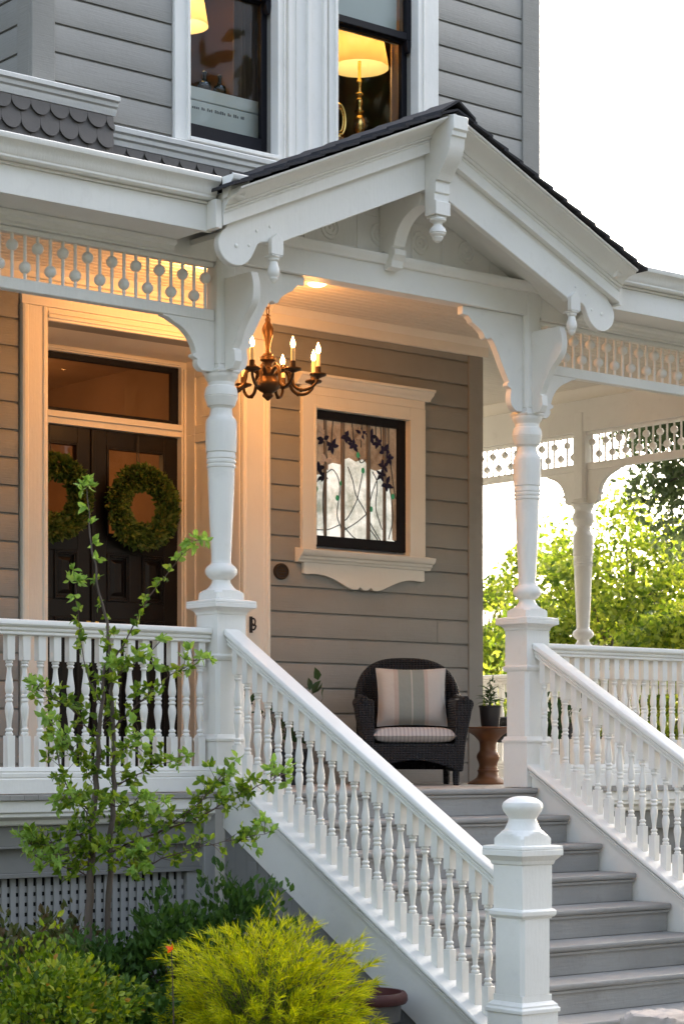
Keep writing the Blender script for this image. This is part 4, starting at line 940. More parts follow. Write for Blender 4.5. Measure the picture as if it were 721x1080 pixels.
# ---------------------------------------------------------------- plaque, hook
mb = MB()
cx, cz = 1.995, 1.447
mb.prism(circle(cx, cz, .065, 28), lambda u, w: (u, YW-.034, cz+(w-cz)*.86), lambda u, w: (u, YW-.022, cz+(w-cz)*.86))
pl = thing('plaque', 'small dark oval plaque on the siding left of the stained glass', 'plaque', (cx, YW-.022, cz))
mb.build('plate', M['plaq'], pl, .003)
mb = MB(); ring = [(cx+.056*math.cos(a), YW-.036, cz+.047*math.sin(a)) for a in np.linspace(0, 2*PI, 29)]; mb.tube(ring, .003, 6, caps=False)
mb.build('border', M['bronze'], pl, 0, 60)
mb = MB()
for r_ in range(3):
    zz = cz+.020-r_*.020; n = (6, 8, 5)[r_]
    for i in range(n): mb.box(cx-.004*n+i*.0085, cx-.004*n+i*.0085+.006, YW-.037, YW-.034, zz-.006, zz+.006)
mb.build('raised_lettering', M['bronze'], pl, 0, 0)
hk = MB()
hx, hy, hz = 1.735, YW-.03, 1.075
hk.box(hx-.012, hx+.012, hy-.006, hy, hz-.055, hz+.055); hk.tube(cr([(hx, hy, hz+.03), (hx, hy-.03, hz+.04), (hx, hy-.05, hz+.02), (hx, hy-.038, hz-.008), (hx, hy-.02, hz+.005)], 5), .006, 8)
hk.tube(cr([(hx, hy, hz-.025), (hx, hy-.035, hz-.035), (hx, hy-.055, hz-.015), (hx, hy-.042, hz+.0)], 5), .006, 8)
tag(hk.build('iron_hook', M['iron'], None, .001, 40, off=(hx, hy, hz)), 'curled black iron bracket on the door casing beside the left column', 'hook')

# ---------------------------------------------------------------- foliage helpers
def leaves(pos, nrm, size, jit=.35, shape='leaf', roll=True, fold=.18):
    """many small leaf faces; pos (n,3), nrm (n,3) growth directions; one mesh"""
    n = len(pos); pos = np.asarray(pos, float); d = np.asarray(nrm, float)
    d = d/np.maximum(1e-6, np.linalg.norm(d, axis=1))[:, None]
    r = rng.normal(size=(n, 3)); s = np.cross(d, r); s /= np.maximum(1e-6, np.linalg.norm(s, axis=1))[:, None]
    u = np.cross(s, d)
    L = size*(1+jit*rng.uniform(-1, 1, n)); L = L[:, None]
    W = L*(.27 if shape == 'leaf' else .5)
    if shape == 'leaf':   # 6 points, folded along the midrib and drooping
        base_ = pos; tip = pos+d*L-u*L*.12
        m1 = pos+d*L*.38+s*W+u*L*fold*.5; m2 = pos+d*L*.72+s*W*.72+u*L*fold*.2
        m3 = pos+d*L*.72-s*W*.72+u*L*fold*.2; m4 = pos+d*L*.38-s*W+u*L*fold*.5
        mid = pos+d*L*.55
        V = np.stack([base_, m1, m2, tip, m3, m4, mid], 1).reshape(-1, 3)
        f = np.array([(0, 1, 6), (1, 2, 6), (2, 3, 6), (3, 4, 6), (4, 5, 6), (5, 0, 6)])
        F = (np.arange(n)[:, None, None]*7+f[None]).reshape(-1, 3)
    else:                 # clump card: irregular 4-gon
        a = pos-s*W; b = pos+d*L*.45-u*W*.2; c = pos+s*W; e = pos-d*L*.45+u*W*.3
        V = np.stack([a, b, c, e], 1).reshape(-1, 3); F = (np.arange(n)[:, None]*4+np.arange(4)[None])
    m = MB(); m.v = V.tolist(); m.f = F.tolist(); return m
def rnd_dir(n): v = rng.normal(size=(n, 3)); return v/np.linalg.norm(v, axis=1)[:, None]
def blades(pos, dirs, length, width, droop=.3, seg=3):
    n = len(pos); d = dirs/np.linalg.norm(dirs, axis=1)[:, None]
    s = np.cross(d, rng.normal(size=(n, 3))); s /= np.linalg.norm(s, axis=1)[:, None]
    L = length*(1+.4*rng.uniform(-1, 1, n))
    V = []
    for k in range(seg+1):
        t = k/seg; p = pos+d*(L*t)[:, None]; p[:, 2] -= droop*L*t*t; w = width*(1-t*.85)
        V += [p-s*w, p+s*w]
    V = np.stack(V, 1).reshape(-1, 3); q = 2*(seg+1)
    f = np.array([(2*k, 2*k+1, 2*k+3, 2*k+2) for k in range(seg)])
    F = (np.arange(n)[:, None, None]*q+f[None]).reshape(-1, 4)
    m = MB(); m.v = V.tolist(); m.f = F.tolist(); return m

# wreaths on the doors
def wreath(label, x, z):
    y = YD-.055
    t = thing('wreath', label, 'wreath', (x, y, z), 'wreaths on the front doors')
    n = 4200; a = rng.uniform(0, 2*PI, n); b = rng.uniform(0, 2*PI, n); rr = .056*np.sqrt(rng.uniform(.2, 1, n))
    R0 = .205
    ca, sa = np.cos(a), np.sin(a)
    rad = R0+rr*np.cos(b)*1.15
    P = np.stack([x+rad*ca, y-.01-rr*np.abs(np.sin(b)), z+rad*sa], 1)
    out = np.stack([ca*np.cos(b), -np.abs(np.sin(b))*.9, sa*np.cos(b)], 1); tan = np.stack([-sa, 0*sa, ca], 1)
    D = out*.9+tan*rng.uniform(.1, .9, n)[:, None]+rnd_dir(n)*.45
    leaves(P, D, .044, .4).build('greenery', LF['wreath'], t, 0, 0)
    MB().tube([(x+R0*math.cos(q), y+.005, z+R0*math.sin(q)) for q in np.linspace(0, 2*PI, 33)], .035, 8, caps=False).build('ring', M['bark'], t, 0, 60)
    MB().tube([(x, y+.0, z+.22), (x+.004, y+.03, z+.36), (x+.006, y+.035, z+.49)], .0035, 6).tube([(x-.03, y+.0, z+.22), (x-.012, y+.03, z+.36), (x+.004, y+.035, z+.49)], .0035, 6).build('hanger', M['iron'], t, 0, 60)
wreath('round green wreath on the right leaf of the dark double door', 1.285, 1.885)
wreath('round green wreath on the left door leaf, partly hidden by the casing', .58, 1.905)

# ---------------------------------------------------------------- wicker chairs, cushions
def wicker(label, loc, rz):
    t = thing('wicker_chair', label, 'armchair', loc, 'black wicker porch seats', rz)
    O = (0, 0, 0)
    # back shell: curved in plan, arched on top
    mb = MB()
    hw_, n = .335, 26
    def top(s): return .53+.31*max(0, 1-abs(s)**2.6)**.62
    outer = []; inner = []
    def pt(s, z, th):
        a = s*1.15; w = hw_+.03*(z/.8); y = .34-.26*(1-math.cos(a))*1.1+(z-.3)*.12
        return (w*math.sin(a)/math.sin(1.15)*(1-th*.1), y-th*.045, z)
    nv = 12
    mb.grid(lambda u, v: pt(2*u-1, .10+(top(2*u-1)-.10)*v, 0), n, nv); o = len(mb.v)
    mi = MB().grid(lambda u, v: pt(2*(1-u)-1, .10+(top(2*(1-u)-1)-.10)*v, 1), n, nv); mb.add(mi.v, mi.f)
    mb.tube([tuple((Vector(pt(s, top(s), 0))+Vector(pt(s, top(s), 1)))/2) for s in np.linspace(-1, 1, 40)], .028, 8)
    mb.build('backrest', M['wick'], t, 0, 60, off=O)
    for sg in (-1, 1):
        # arm: solid wicker side, flaring outward to a flat rolled top
        poly = [(.265, .09), (.325, .09), (.345, .30), (.385, .50), (.395, .53), (.39, .555), (.375, .565), (.29, .565), (.275, .55), (.272, .30)]
        poly = [(sg*a, b) for a, b in poly]
        if sg < 0: poly = poly[::-1]
        mb = MB().prism(poly, lambda u, w: (u*(1-.02), -.33-(w-.09)*.06, w), lambda u, w: (u*.96, .16, w+(.02 if w > .4 else 0)))
        mb.tube([(sg*.335, -.365, .563), (sg*.335, -.1, .568), (sg*.325, .15, .59)], .026, 8)
        mb.build('armrest', M['wick'], t, .012, 50, off=O)
    ar = [(-.30, .275), (-.30, .09)]+[(-.30+.6*k/12, .09+.075*math.sin(PI*k/12)) for k in range(1, 12)]+[(.30, .09), (.30, .275)]
    MB().prism(ar[::-1], lambda u, w: (u, -.335+(w-.09)*-.02, w), lambda u, w: (u, -.30, w)).build('apron', M['wick'], t, .006, 40, off=O)
    MB().box(-.29, .29, -.33, .28, .235, .272).build('seat', M['wick'], t, .01, off=O)
    lm = None
    for sx in (-1, 1):
        for sy in (-.30, .27):
            MB().lathe([(0, .020), (.012, .022), (.12, .025), (.25, .026)], (sx*.275, sy, 0), 10).build('leg', M['wick'], t, 0, 40, off=O)
    return t
CH = Vector((2.56, 1.34, 0)); CRZ = R(-36)
wicker('black wicker armchair facing the stairs, under the stained glass window', CH, CRZ)
def puff(name, mat, w, h, d, loc, rx, rz, label, cat, exp=3.2):
    mb = MB()
    def surf(sg):
        def f(u, v):
            x = 2*u-1; y = 2*v-1
            e = (max(0, 1-abs(x)**exp)*max(0, 1-abs(y)**exp))**.5
            k = 1-.06*(1-abs(y)**2)*abs(x)**6; k2 = 1-.06*(1-abs(x)**2)*abs(y)**6
            return (x*w/2*k, sg*d/2*e, y*h/2*k2)
        return f
    a = MB().grid(surf(-1), 20, 20); mb.add(a.v, a.f)
    b = MB().grid(surf(1), 20, 20); mb.add(b.v, [f[::-1] for f in b.f])
    ed = [(surf(0)(u, v)) for u, v in [(i/20, 0) for i in range(20)]+[(1, i/20) for i in range(20)]+[(1-i/20, 1) for i in range(20)]+[(0, 1-i/20) for i in range(20)]]
    mb.tube(ed+[ed[0]], .004, 5, caps=False)
    o = mb.build(name, mat, None, 0, 80, off=(0, 0, 0)); o.location = loc; o.rotation_euler = (rx, 0, rz); tag(o, label, cat); return o
def place(v): return CH+Matrix.Rotation(CRZ, 3, 'Z')@Vector(v)
puff('pillow', M['pillow'], .475, .41, .15, place((.02, .115, .59)), R(-16), CRZ, 'sage and cream striped throw pillow leaning in the wicker armchair', 'pillow')
mb = MB(); w, d, h = .55, .58, .115
def cush(u, v, top):
    x = 2*u-1; y = 2*v-1; e = (max(0, 1-abs(x)**6)*max(0, 1-abs(y)**6))**.4
    return (x*w/2, y*d/2, h/2*e if top else -h/2*e*.9)
a = MB().grid(lambda u, v: cush(u, v, 1), 20, 20); mb.add(a.v, a.f); b = MB().grid(lambda u, v: cush(u, v, 0), 20, 20); mb.add(b.v, [f[::-1] for f in b.f])
o = mb.build('seat_cushion', M['cush'], None, 0, 80, off=(0, 0, 0)); o.location = place((0, -.06, .272+.054)); o.rotation_euler.z = CRZ
tag(o, 'grey and white striped seat cushion on the black wicker armchair', 'cushion')
bn = thing('wicker_bench', 'low black wicker bench on the side porch, half hidden behind the right column', 'bench', (5.05, 3.0, 0), None, R(-85))
MB().box(-.55, .55, -.24, .24, .43, .50).build('seat', M['wick'], bn, .02, off=(0, 0, 0))
MB().box(-.50, .50, -.235, -.215, .30, .43).box(-.50, .50, .215, .235, .30, .43).build('apron', M['wick'], bn, .004, off=(0, 0, 0))
for sx in (-1, 1):
    for sy in (-1, 1): MB().lathe([(0, .022), (.43, .026)], (sx*.48, sy*.20, 0), 10).build('leg', M['wick'], bn, 0, 40, off=(0, 0, 0))

# ---------------------------------------------------------------- stool table and potted plants
TX, TY = 3.08, 1.13
st_ = thing('side_table', 'turned walnut stool table beside the wicker armchair', 'side table', (TX, TY, 0))
MB().lathe([(0.0, 0.138), (0.0079, 0.138), (0.0174, 0.128), (0.0316, 0.1), (0.0474, 0.078), (0.0672, 0.07), (0.0853, 0.069), (0.0885, 0.074), (0.0964, 0.074), (0.0995, 0.068), (0.1185, 0.062), (0.1343, 0.062), (0.1541, 0.068), (0.1738, 0.077), (0.1896, 0.079), (0.207, 0.074), (0.2212, 0.062), (0.237, 0.0565), (0.2686, 0.0565), (0.2923, 0.062)], (TX, TY, 0), 36).build('base', M['wood'], st_, 0, 40)
MB().lathe([(0.2923, 0.062), (0.3081, 0.075), (0.3318, 0.098), (0.3555, 0.135), (0.3729, 0.182), (0.3776, 0.203), (0.3839, 0.207), (0.3887, 0.203), (0.3895, 0.18)], (TX, TY, 0), 36).build('tabletop', M['wood'], st_, 0, 40)
def potplant(label, loc, r, h, nst, ln, kind, lsize):
    t = thing('potted_plant', label, 'potted plant', loc, 'potted plants on the porch')
    x, y, z = loc
    MB().lathe([(z, r*.72), (z+.01, r*.74), (z+h*.9, r), (z+h*.92, r*1.08), (z+h, r*1.08), (z+h, r*.92), (z+h*.9, r*.9)], (x, y, 0), 24).build('pot', M['pot'], t, 0, 40)
    MB().lathe([(z+h*.88, r*.93), (z+h*.9, r*.5), (z+h*.9, .001)], (x, y, 0), 16, caps=False).build('soil', M['soil'], t, 0, 40)
    st = MB(); P = []; D = []
    for i in range(nst):
        a = rng.uniform(0, 2*PI); lean = rng.uniform(.1, .55); l = ln*rng.uniform(.6, 1.05)
        p0 = Vector((x+math.cos(a)*r*.3, y+math.sin(a)*r*.3, z+h*.9)); dr = Vector((math.cos(a)*lean, math.sin(a)*lean, 1)).normalized()
        pts = [p0+dr*l*q+Vector((math.cos(a), math.sin(a), -.4))*(.18*l*q*q) for q in np.linspace(0, 1, 6)]
        st.tube(pts, [.004-.003*q for q in np.linspace(0, 1, 6)], 5)
        for q in np.linspace(.25, 1, kind):
            b = pts[min(5, int(q*5))]; P.append(b); D.append(dr*.7+Vector(rnd_dir(1)[0]))
    st.build('stem', M['twig'], t, 0, 60)
    leaves(np.array([tuple(p) for p in P]), np.array([tuple(d) for d in D]), lsize, .3).build('foliage', LF['pot'], t, 0, 0)
def spiky(label, loc, r, h):
    t = thing('potted_plant', label, 'potted plant', loc, 'potted plants on the porch'); x, y, z = loc
    MB().lathe([(z, r*.8), (z+.01, r*.84), (z+h*.9, r), (z+h*.92, r*1.06), (z+h, r*1.06), (z+h, r*.92), (z+h*.9, r*.9)], (x, y, 0), 24).build('pot', M['pot'], t, 0, 40)
    MB().lathe([(z+h*.88, r*.93), (z+h*.9, .001)], (x, y, 0), 16, caps=False).build('soil', M['soil'], t, 0, 40)
    n = 70; P = np.zeros((n, 3))+np.array([x, y, z+h*.9])+rng.normal(size=(n, 3))*np.array([.015, .015, .02]); P[:, 2] += rng.uniform(0, .14, n); D = rnd_dir(n); D[:, 2] = np.abs(D[:, 2])+.25
    blades(P, D, .10, .006, .5, 4).build('foliage', LF['pot'], t, 0, 0)
    MB().tube([(x, y, z+h*.85), (x+.005, y, z+h+.06), (x-.004, y, z+h+.15)], [.007, .005, .003], 6).build('stem', M['twig'], t, 0, 60)
spiky('small spiky plant in a dark pot on the walnut stool', (TX+.02, TY, .391), .075, .145)
potplant('leafy olive-like plant in a dark floor pot behind the near stair rail', (1.85, 1.72, 0), .13, .24, 11, .50, 11, .085)
potplant('low plant in a dark pot on the side porch floor behind the right column', (4.1, 1.62, 0), .15, .30, 14, .38, 10, .09)

# ---------------------------------------------------------------- upstairs interior objects
def table_lamp(label, x, y, zsh0, zsh1, r0, r1, zbase, energy):
    t = thing('table_lamp', label, 'lamp', (x, y, zbase), 'lit table lamps upstairs')
    n = 36; mb = MB(); mb.lathe([(zsh0, r0), (zsh1, r1)], (x, y, 0), n, caps=False); mb.build('lamp_shade', M['shade'], t, 0, 60)
    H = zsh0+.05-zbase
    pr = [(0, .075), (.012, .078), (.02, .06), (.032, .025), (.045, .02), (.052, .036), (.060, .036), (.066, .02), (.08, .026), (.10, .042), (.125, .050), (.15, .046), (.17, .03), (.18, .018), (.186, .034), (.194, .036), (.20, .02), (.215, .018), (.23, .026), (.245, .026), (.258, .016), (.266, .03), (.274, .032), (.282, .016), (.31, .013), (.325, .02), (.335, .02), (.345, .012), (.40, .011), (.43, .012)]
    MB().lathe([(zbase+z*H/.43, r) for z, r in pr], (x, y, 0), 20).build('lamp_base', M['brass'], t, 0, 35)
    point('table_lamp_glow', (x, y, zsh0+.11), energy, (1.0, .68, .30), .03)
sill_z = 4.30
lx, ly = 2.645, 1.97
table_lamp('lit brass table lamp with cream shade in the right upstairs window', lx, ly, 4.985, 5.30, .205, .150, 4.40, .85)
tag(MB().box(2.1, 3.2, 1.76, 2.3, 4.36, 4.40).box(2.12, 2.16, 1.78, 1.82, 3.75, 4.36).box(3.14, 3.18, 1.78, 1.82, 3.75, 4.36).box(2.12, 2.16, 2.24, 2.28, 3.75, 4.36).box(3.14, 3.18, 2.24, 2.28, 3.75, 4.36).build('console_table', M['wood'], None, .004, off=(2.6, 2.0, 3.75)), 'wooden table behind the right upstairs window under the brass lamp', 'table')
for o_ in [o for o in COL.objects if o.name.startswith('table_lamp') and o.type == 'EMPTY']: pass
t2x, t2y = 1.275, 2.15
table_lamp('lit table lamp in the left upstairs window, cut off by the casing', t2x, t2y, 5.03, 5.33, .165, .115, 4.40, .95)
tag(MB().box(.75, 1.62, 1.92, 2.5, 4.36, 4.40).box(.77, .81, 1.94, 1.98, 3.75, 4.36).box(1.56, 1.6, 1.94, 1.98, 3.75, 4.36).box(.77, .81, 2.44, 2.48, 3.75, 4.36).box(1.56, 1.6, 2.44, 2.48, 3.75, 4.36).build('console_table', M['wood'], None, .004, off=(1.2, 2.2, 3.75)), 'wooden table behind the left upstairs window carrying its lamp', 'table')
# box, bottles, curtains
bx = thing('storage_box', 'pale paper-covered box standing inside the left upstairs window', 'box', (1.2, 1.72, 4.05))
MB().box(.87, 1.56, 1.64, 1.86, 3.90, 4.37).build('carton', M['box'], bx, .006)
MB().box(.865, 1.565, 1.634, 1.866, 4.372, 4.455).build('lid', M['box'], bx, .006)
mb = MB()
x = .98
for ln in (4, 2, 3, 6, 2, 3, 2):
    for i in range(ln): mb.box(x, x+.010, 1.6385, 1.6397, 4.315, 4.315+random.choice((.014, .018, .02))); x += .0145
    x += .016
mb.build('printed_line', M['ink'], bx, 0, 0)
MB().box(.03, .031, 0, .001, 0, .001) if False else None
def bottle(label, x, y, z):
    t = thing('bottle', label, 'bottle', (x, y, z), 'scent bottles on the box')
    MB().lathe([(z, .034), (z+.005, .038), (z+.04, .044), (z+.065, .038), (z+.08, .016), (z+.09, .014)], (x, y, 0), 16).build('flask', M['bottle'], t, 0, 40)
    MB().lathe([(z+.09, .011), (z+.12, .012), (z+.135, .016), (z+.145, .004)], (x, y, 0), 12).build('stopper', M['pot'], t, 0, 40)
bottle('clear glass bottle on the box in the left upstairs window, left one of two', 1.135, 1.72, 4.457)
bottle('dark-topped glass bottle on the box upstairs, right one of two', 1.255, 1.72, 4.457)
def curtain(label, x0, x1, y, z0, z1, mat):
    mb = MB(); n = 40
    mb.grid(lambda u, v: (x0+(x1-x0)*u, y+.025*math.sin(u*n*.9)+.012*math.sin(u*17+v*3), z0+(z1-z0)*v), n*3, 8)
    tag(mb.build('curtain', mat, None, 0, 80, off=((x0+x1)/2, y, z0)), label, 'curtain', 'upstairs curtains')
curtain('brown curtain hanging at the right edge of the left upstairs window', 1.44, 1.66, 1.80, 3.80, 6.0, M['curtain'])
curtain('pinkish curtain at the right edge of the right upstairs window', 2.755, 2.93, 1.74, 3.80, 6.0, M['sheer'])
curtain('dark curtain behind the brass lamp in the right upstairs window', 2.15, 3.4, 2.9, 3.80, 6.0, M['curtain'])
bl = MB().grid(lambda u, v: (2.10+.56*u, YU+.12+.003*math.sin(v*9), 5.06+.9*v), 2, 12); bl.tube([(2.10, YU+.12, 5.06), (2.66, YU+.12, 5.06)], .008, 8)
tag(bl.build('window_blind', M['box'], None, 0, 60, off=(2.38, YU+.12, 5.06)), 'pale roller blind behind the upper sash of the right upstairs window', 'blind')
mf = MB(); ring = [(2.37+.055*math.cos(a), 1.86+.0*math.sin(a), 4.55+.105*math.sin(a)) for a in np.linspace(0, 2*PI, 33)]; mf.tube(ring, .012, 8, caps=False); ring = [(2.37+.035*math.cos(a), 1.86, 4.55+.08*math.sin(a)) for a in np.linspace(0, 2*PI, 33)]; mf.tube(ring, .006, 8, caps=False); mf.lathe([(4.402, .05), (4.415, .045), (4.43, .012), (4.45, .01)], (2.37, 1.86, 0), 16)
tag(mf.build('oval_frame', M['brass'], None, 0, 50, off=(2.37, 1.86, 4.40)), 'oval brass frame at the left edge of the right upstairs window', 'frame')

# ---------------------------------------------------------------- tub and stone
tx, ty = -.38, -1.63
tb = thing('tub', 'grey round tub with dark red rim under the stair stringer', 'tub', (tx, ty, GZ))
MB().lathe([(GZ, .165), (GZ+.02, .17), (GZ+.25, .182), (GZ+.46, .198)], (tx, ty, 0), 40).build('body', M['tub'], tb, 0, 40)
MB().lathe([(GZ+.462, .199), (GZ+.467, .222), (GZ+.48, .230), (GZ+.505, .228), (GZ+.52, .218), (GZ+.52, .200), (GZ+.462, .19)], (tx, ty, 0), 40, caps=False).build('rim', M['rust'], tb, 0, 40)
for zz in (.36, .16): MB().lathe([(GZ+zz, .187 if zz > .2 else .176), (GZ+zz+.005, .197 if zz > .2 else .186), (GZ+zz+.02, .198 if zz > .2 else .187), (GZ+zz+.025, .188 if zz > .2 else .177)], (tx, ty, 0), 40, caps=False).build('hoop', M['iron'], tb, 0, 40)
MB().lathe([(GZ+.45, .19), (GZ+.46, .001)], (tx, ty, 0), 32, caps=False).build('soil', M['soil'], tb, 0, 40)


def stone(label, c, sx, sy, sz):
    mb = MB().ball((0, 0, 0), 1, 48, 30)
    vs = []
    for v in mb.v:
        p = Vector(v); q = Vector([math.copysign(abs(k)**.55, k) for k in p])
        nn = mnoise.fractal(p*1.6+Vector((3, 7, 1)), 1.0, 2.0, 6); q *= 1+.14*nn+.05*mnoise.noise(p*7)+.03*mnoise.noise(p*19)
        vs.append((c[0]+q.x*sx, c[1]+q.y*sy, c[2]+min(q.z, .86+.04*mnoise.noise(p*6))*sz))
    mb.v = vs
    return tag(mb.build('stone', M['stone'], None, 0, 60, off=c), label, 'stone')
stone('rough pale stone standing by the path at the foot of the stairs', (-.24, -3.42, -1.145), .160, .155, .31)

# ---------------------------------------------------------------- sapling
CT, ST = math.cos(R(39.6)), math.sin(R(39.6))
def off3(o, r, d, z): return Vector((o[0]+CT*r+ST*d, o[1]-ST*r+CT*d, z))
SB = (-1.44, -.89)
def sp(pts): # (px-ish lateral m, depth m, z)
    return [off3(SB, a, b, c) for a, b, c in pts]
K = 1/222.
def br(px): return sp([((x-92)*K, dd, .21-(y-795)*K) for x, y, dd in px])
sap = thing('sapling', 'young leafy tree with slender twigs in front of the left balustrade', 'tree', (SB[0], SB[1], GZ))
branches = [
 ([(92, 1160, 0), (92, 1005, 0), (95, 930, 0), (98, 870, .02), (101, 820, .0), (104, 780, -.02), (109, 735, -.04), (112, 700, -.05)], .024, .006),
 ([(118, 1160, .05), (113, 1000, .05), (115, 900, .05), (118, 830, .06), (119, 790, .05), (117, 740, .04), (116, 700, .03), (113, 665, .02), (106, 635, 0), (100, 595, -.02), (95, 555, -.02), (92, 518, -.02)], .0165, .002),
 ([(115, 705, .03), (135, 672, .0), (158, 632, -.06), (180, 603, -.1), (208, 574, -.14)], .0045, .0015),
 ([(115, 900, .05), (150, 884, .0), (195, 868, -.08), (235, 848, -.14), (265, 832, -.18), (294, 818, -.2)], .006, .0015),
 ([(165, 880, -.02), (200, 855, -.1), (222, 835, -.15), (240, 815, -.18)], .0035, .0012),
 ([(98, 875, .02), (72, 884, -.06), (48, 890, -.12), (34, 888, -.14)], .005, .0015),
 ([(96, 860, .02), (72, 835, .06), (58, 800, .1), (50, 765, .12)], .0045, .0015),
 ([(118, 770, .05), (145, 742, .02), (178, 715, -.02), (205, 698, -.05)], .0045, .0015),
 ([(104, 780, -.02), (80, 752, -.1), (58, 735, -.15), (44, 728, -.18)], .004, .0012),
 ([(108, 742, -.04), (94, 715, -.06), (86, 680, -.06), (84, 655, -.06), (81, 618, -.06)], .0035, .001),
 ([(118, 830, .06), (150, 815, .12), (185, 800, .18)], .004, .0012),
 ([(115, 905, .05), (145, 915, -.1), (185, 900, -.16), (240, 885, -.22), (280, 878, -.25)], .0045, .0012),
 ([(95, 925, 0), (68, 915, .05), (40, 908, .1)], .004, .0012),
 ([(116, 720, .03), (136, 705, -.08), (160, 690, -.12)], .003, .0012),
 ([(100, 840, 0), (130, 850, -.15), (160, 842, -.25)], .004, .0012),
 ([(98, 880, .02), (90, 850, -.15), (74, 840, -.24)], .004, .0012),
 ([(97, 900, .0), (112, 890, -.12), (135, 896, -.2), (150, 905, -.25)], .004, .0012),
 ([(97, 905, .0), (84, 898, -.1), (66, 902, -.2)], .004, .0012),
 ([(116, 880, .05), (132, 868, .12), (158, 858, .2)], .004, .0012),
 ([(117, 800, .05), (132, 790, -.06), (150, 778, -.12)], .003, .0012),
 ([(102, 810, .0), (86, 800, -.08), (72, 782, -.14)], .003, .0012)]
trunk = MB(); tw = MB(); P = []; D = []; PN = []; DN = []
for bi, (b, r0, r1) in enumerate(branches):
    pts = [Vector(p) for p in cr(br(b), 4)]
    for i in range(1, len(pts)-1): pts[i] = pts[i]+Vector(rnd_dir(1)[0])*.006
    n = len(pts); rad = [r0+(r1-r0)*i/(n-1) for i in range(n)]
    (trunk if bi < 2 else tw).tube(pts, rad, 7)
    for i in range(1, n):
        p = pts[i]; t = (pts[i]-pts[i-1]).normalized()
        if bi == 0 and i < n*.5: continue
        if bi == 1 and (i < n*.24): continue
        frac = i/(n-1)
        k = 3 if bi > 1 else 3
        if bi == 1 and frac > .62: k = 1 if i % 4 == 0 else 0
        if bi == 9: k = 1 if (i % 4 == 0 or i == n-1) else 0
        if bi == 2 and frac < .8: k = 2 if i % 2 else 1
        if pts[i].z > .16 and bi > 1 and i % 2: k = 1
        if pts[i].z > .16 and bi < 2: k = min(k, 2) if i % 2 else 1
        if i == n-1: k = 5
        for q in range(k):
            # short spur with a rosette of leaves
            d0 = (t*.4+Vector(rnd_dir(1)[0])); d0.z += .25; d0.normalize()
            ls = random.uniform(.02, .09) if k > 1 else .015
            e = p+d0*ls
            if ls > .03: tw.tube([p, e], [.0018, .001], 5)
            new = (i > n-3) or (bi in (1, 2) and frac > .8)
            for m_ in range(random.randint(5, 8)):
                dl = d0*.35+Vector(rnd_dir(1)[0]); dl.z += .1
                (PN if new else P).append(tuple(e)); (DN if new else D).append(tuple(dl))
trunk.build('trunk', M['bark'], sap, 0, 60); tw.build('twig', M['twig'], sap, 0, 60)
leaves(np.array(P), np.array(D), .037, .5).build('crown', LF['sap'], sap, 0, 0)
leaves(np.array(PN), np.array(DN), .042, .35).build('young_foliage', LF['sapnew'], sap, 0, 0)

# ---------------------------------------------------------------- shrubs
def mound_pts(n, c, rx, ry, rz, lo=-.3, shell=.55, lump=.22, seed=0):
    d = rnd_dir(n*2); d = d[d[:, 2] > lo][:n]
    f = np.array([1+lump*mnoise.noise(Vector(v)*2.6+Vector((seed*3.1, seed, 0))) for v in d])
    s = shell+(1-shell)*rng.uniform(0, 1, len(d))**.6
    return np.array(c)+d*np.array([rx, ry, rz])*(f*s)[:, None], d, s
def stems(c, rx, rz, n, zb):
    mb = MB()
    for i in range(n):
        a = rng.uniform(0, 2*PI); q = rng.uniform(.3, .8)
        mb.tube([(c[0]+.05*math.cos(a), c[1]+.05*math.sin(a), zb), (c[0]+rx*.3*q*math.cos(a), c[1]+rx*.3*q*math.sin(a), c[2]-.1*rz), (c[0]+rx*q*math.cos(a), c[1]+rx*q*math.sin(a), c[2]+rz*.4*q)], [.012, .008, .003], 5)
    return mb
# golden thread cypress
gc = (-1.10, -1.84, -1.10)
t = thing('golden_shrub', 'bright yellow-green thread-leaved shrub beside the stairs', 'shrub', (gc[0], gc[1], GZ))
SPR = MB(); P = []; D = []; Pi = []; Di = []
for i in range(360):        # drooping plumes, each a thin stem feathered with threads
    v = Vector(rnd_dir(1)[0]); v.z = abs(v.z)*.9+.02; v.normalize()
    lump = 1+.28*mnoise.noise(v*2.3+Vector((4.2, 1.3, .7)))
    st0 = Vector(gc)+Vector((v.x*.10, v.y*.10, -.05+v.z*.08))
    e = Vector(gc)+Vector((v.x*.45, v.y*.45, v.z*.52))*lump*random.uniform(.72, 1.06)
    mid = st0.lerp(e, .6)+Vector((0, 0, .02)); tipd = Vector((v.x, v.y, .35)).normalized()
    pts = bez([tuple(st0), tuple(mid), tuple(e), tuple(e+tipd*.07)], 9)
    SPR.tube(pts, [.003-.0025*k/9 for k in range(10)], 4)
    for k in range(2, 10):
        a = Vector(pts[k]); tg = (Vector(pts[k])-Vector(pts[k-1])).normalized(); n_ = 5 if k < 5 else 13
        for q in range(n_):
            dl = tg*.95+Vector(rnd_dir(1)[0])*.62+Vector((0, 0, .25)); (Pi if k < 5 else P).append(tuple(a)); (Di if k < 5 else D).append(tuple(dl))
SPR.build('stem', M['twig'], t, 0, 60)
blades(np.array(P), np.array(D), .062, .0022, .25, 3).build('foliage', LF['gold'], t, 0, 0)
blades(np.array(Pi), np.array(Di), .08, .003, .4, 2).build('inner_foliage', LF['azalea'], t, 0, 0)
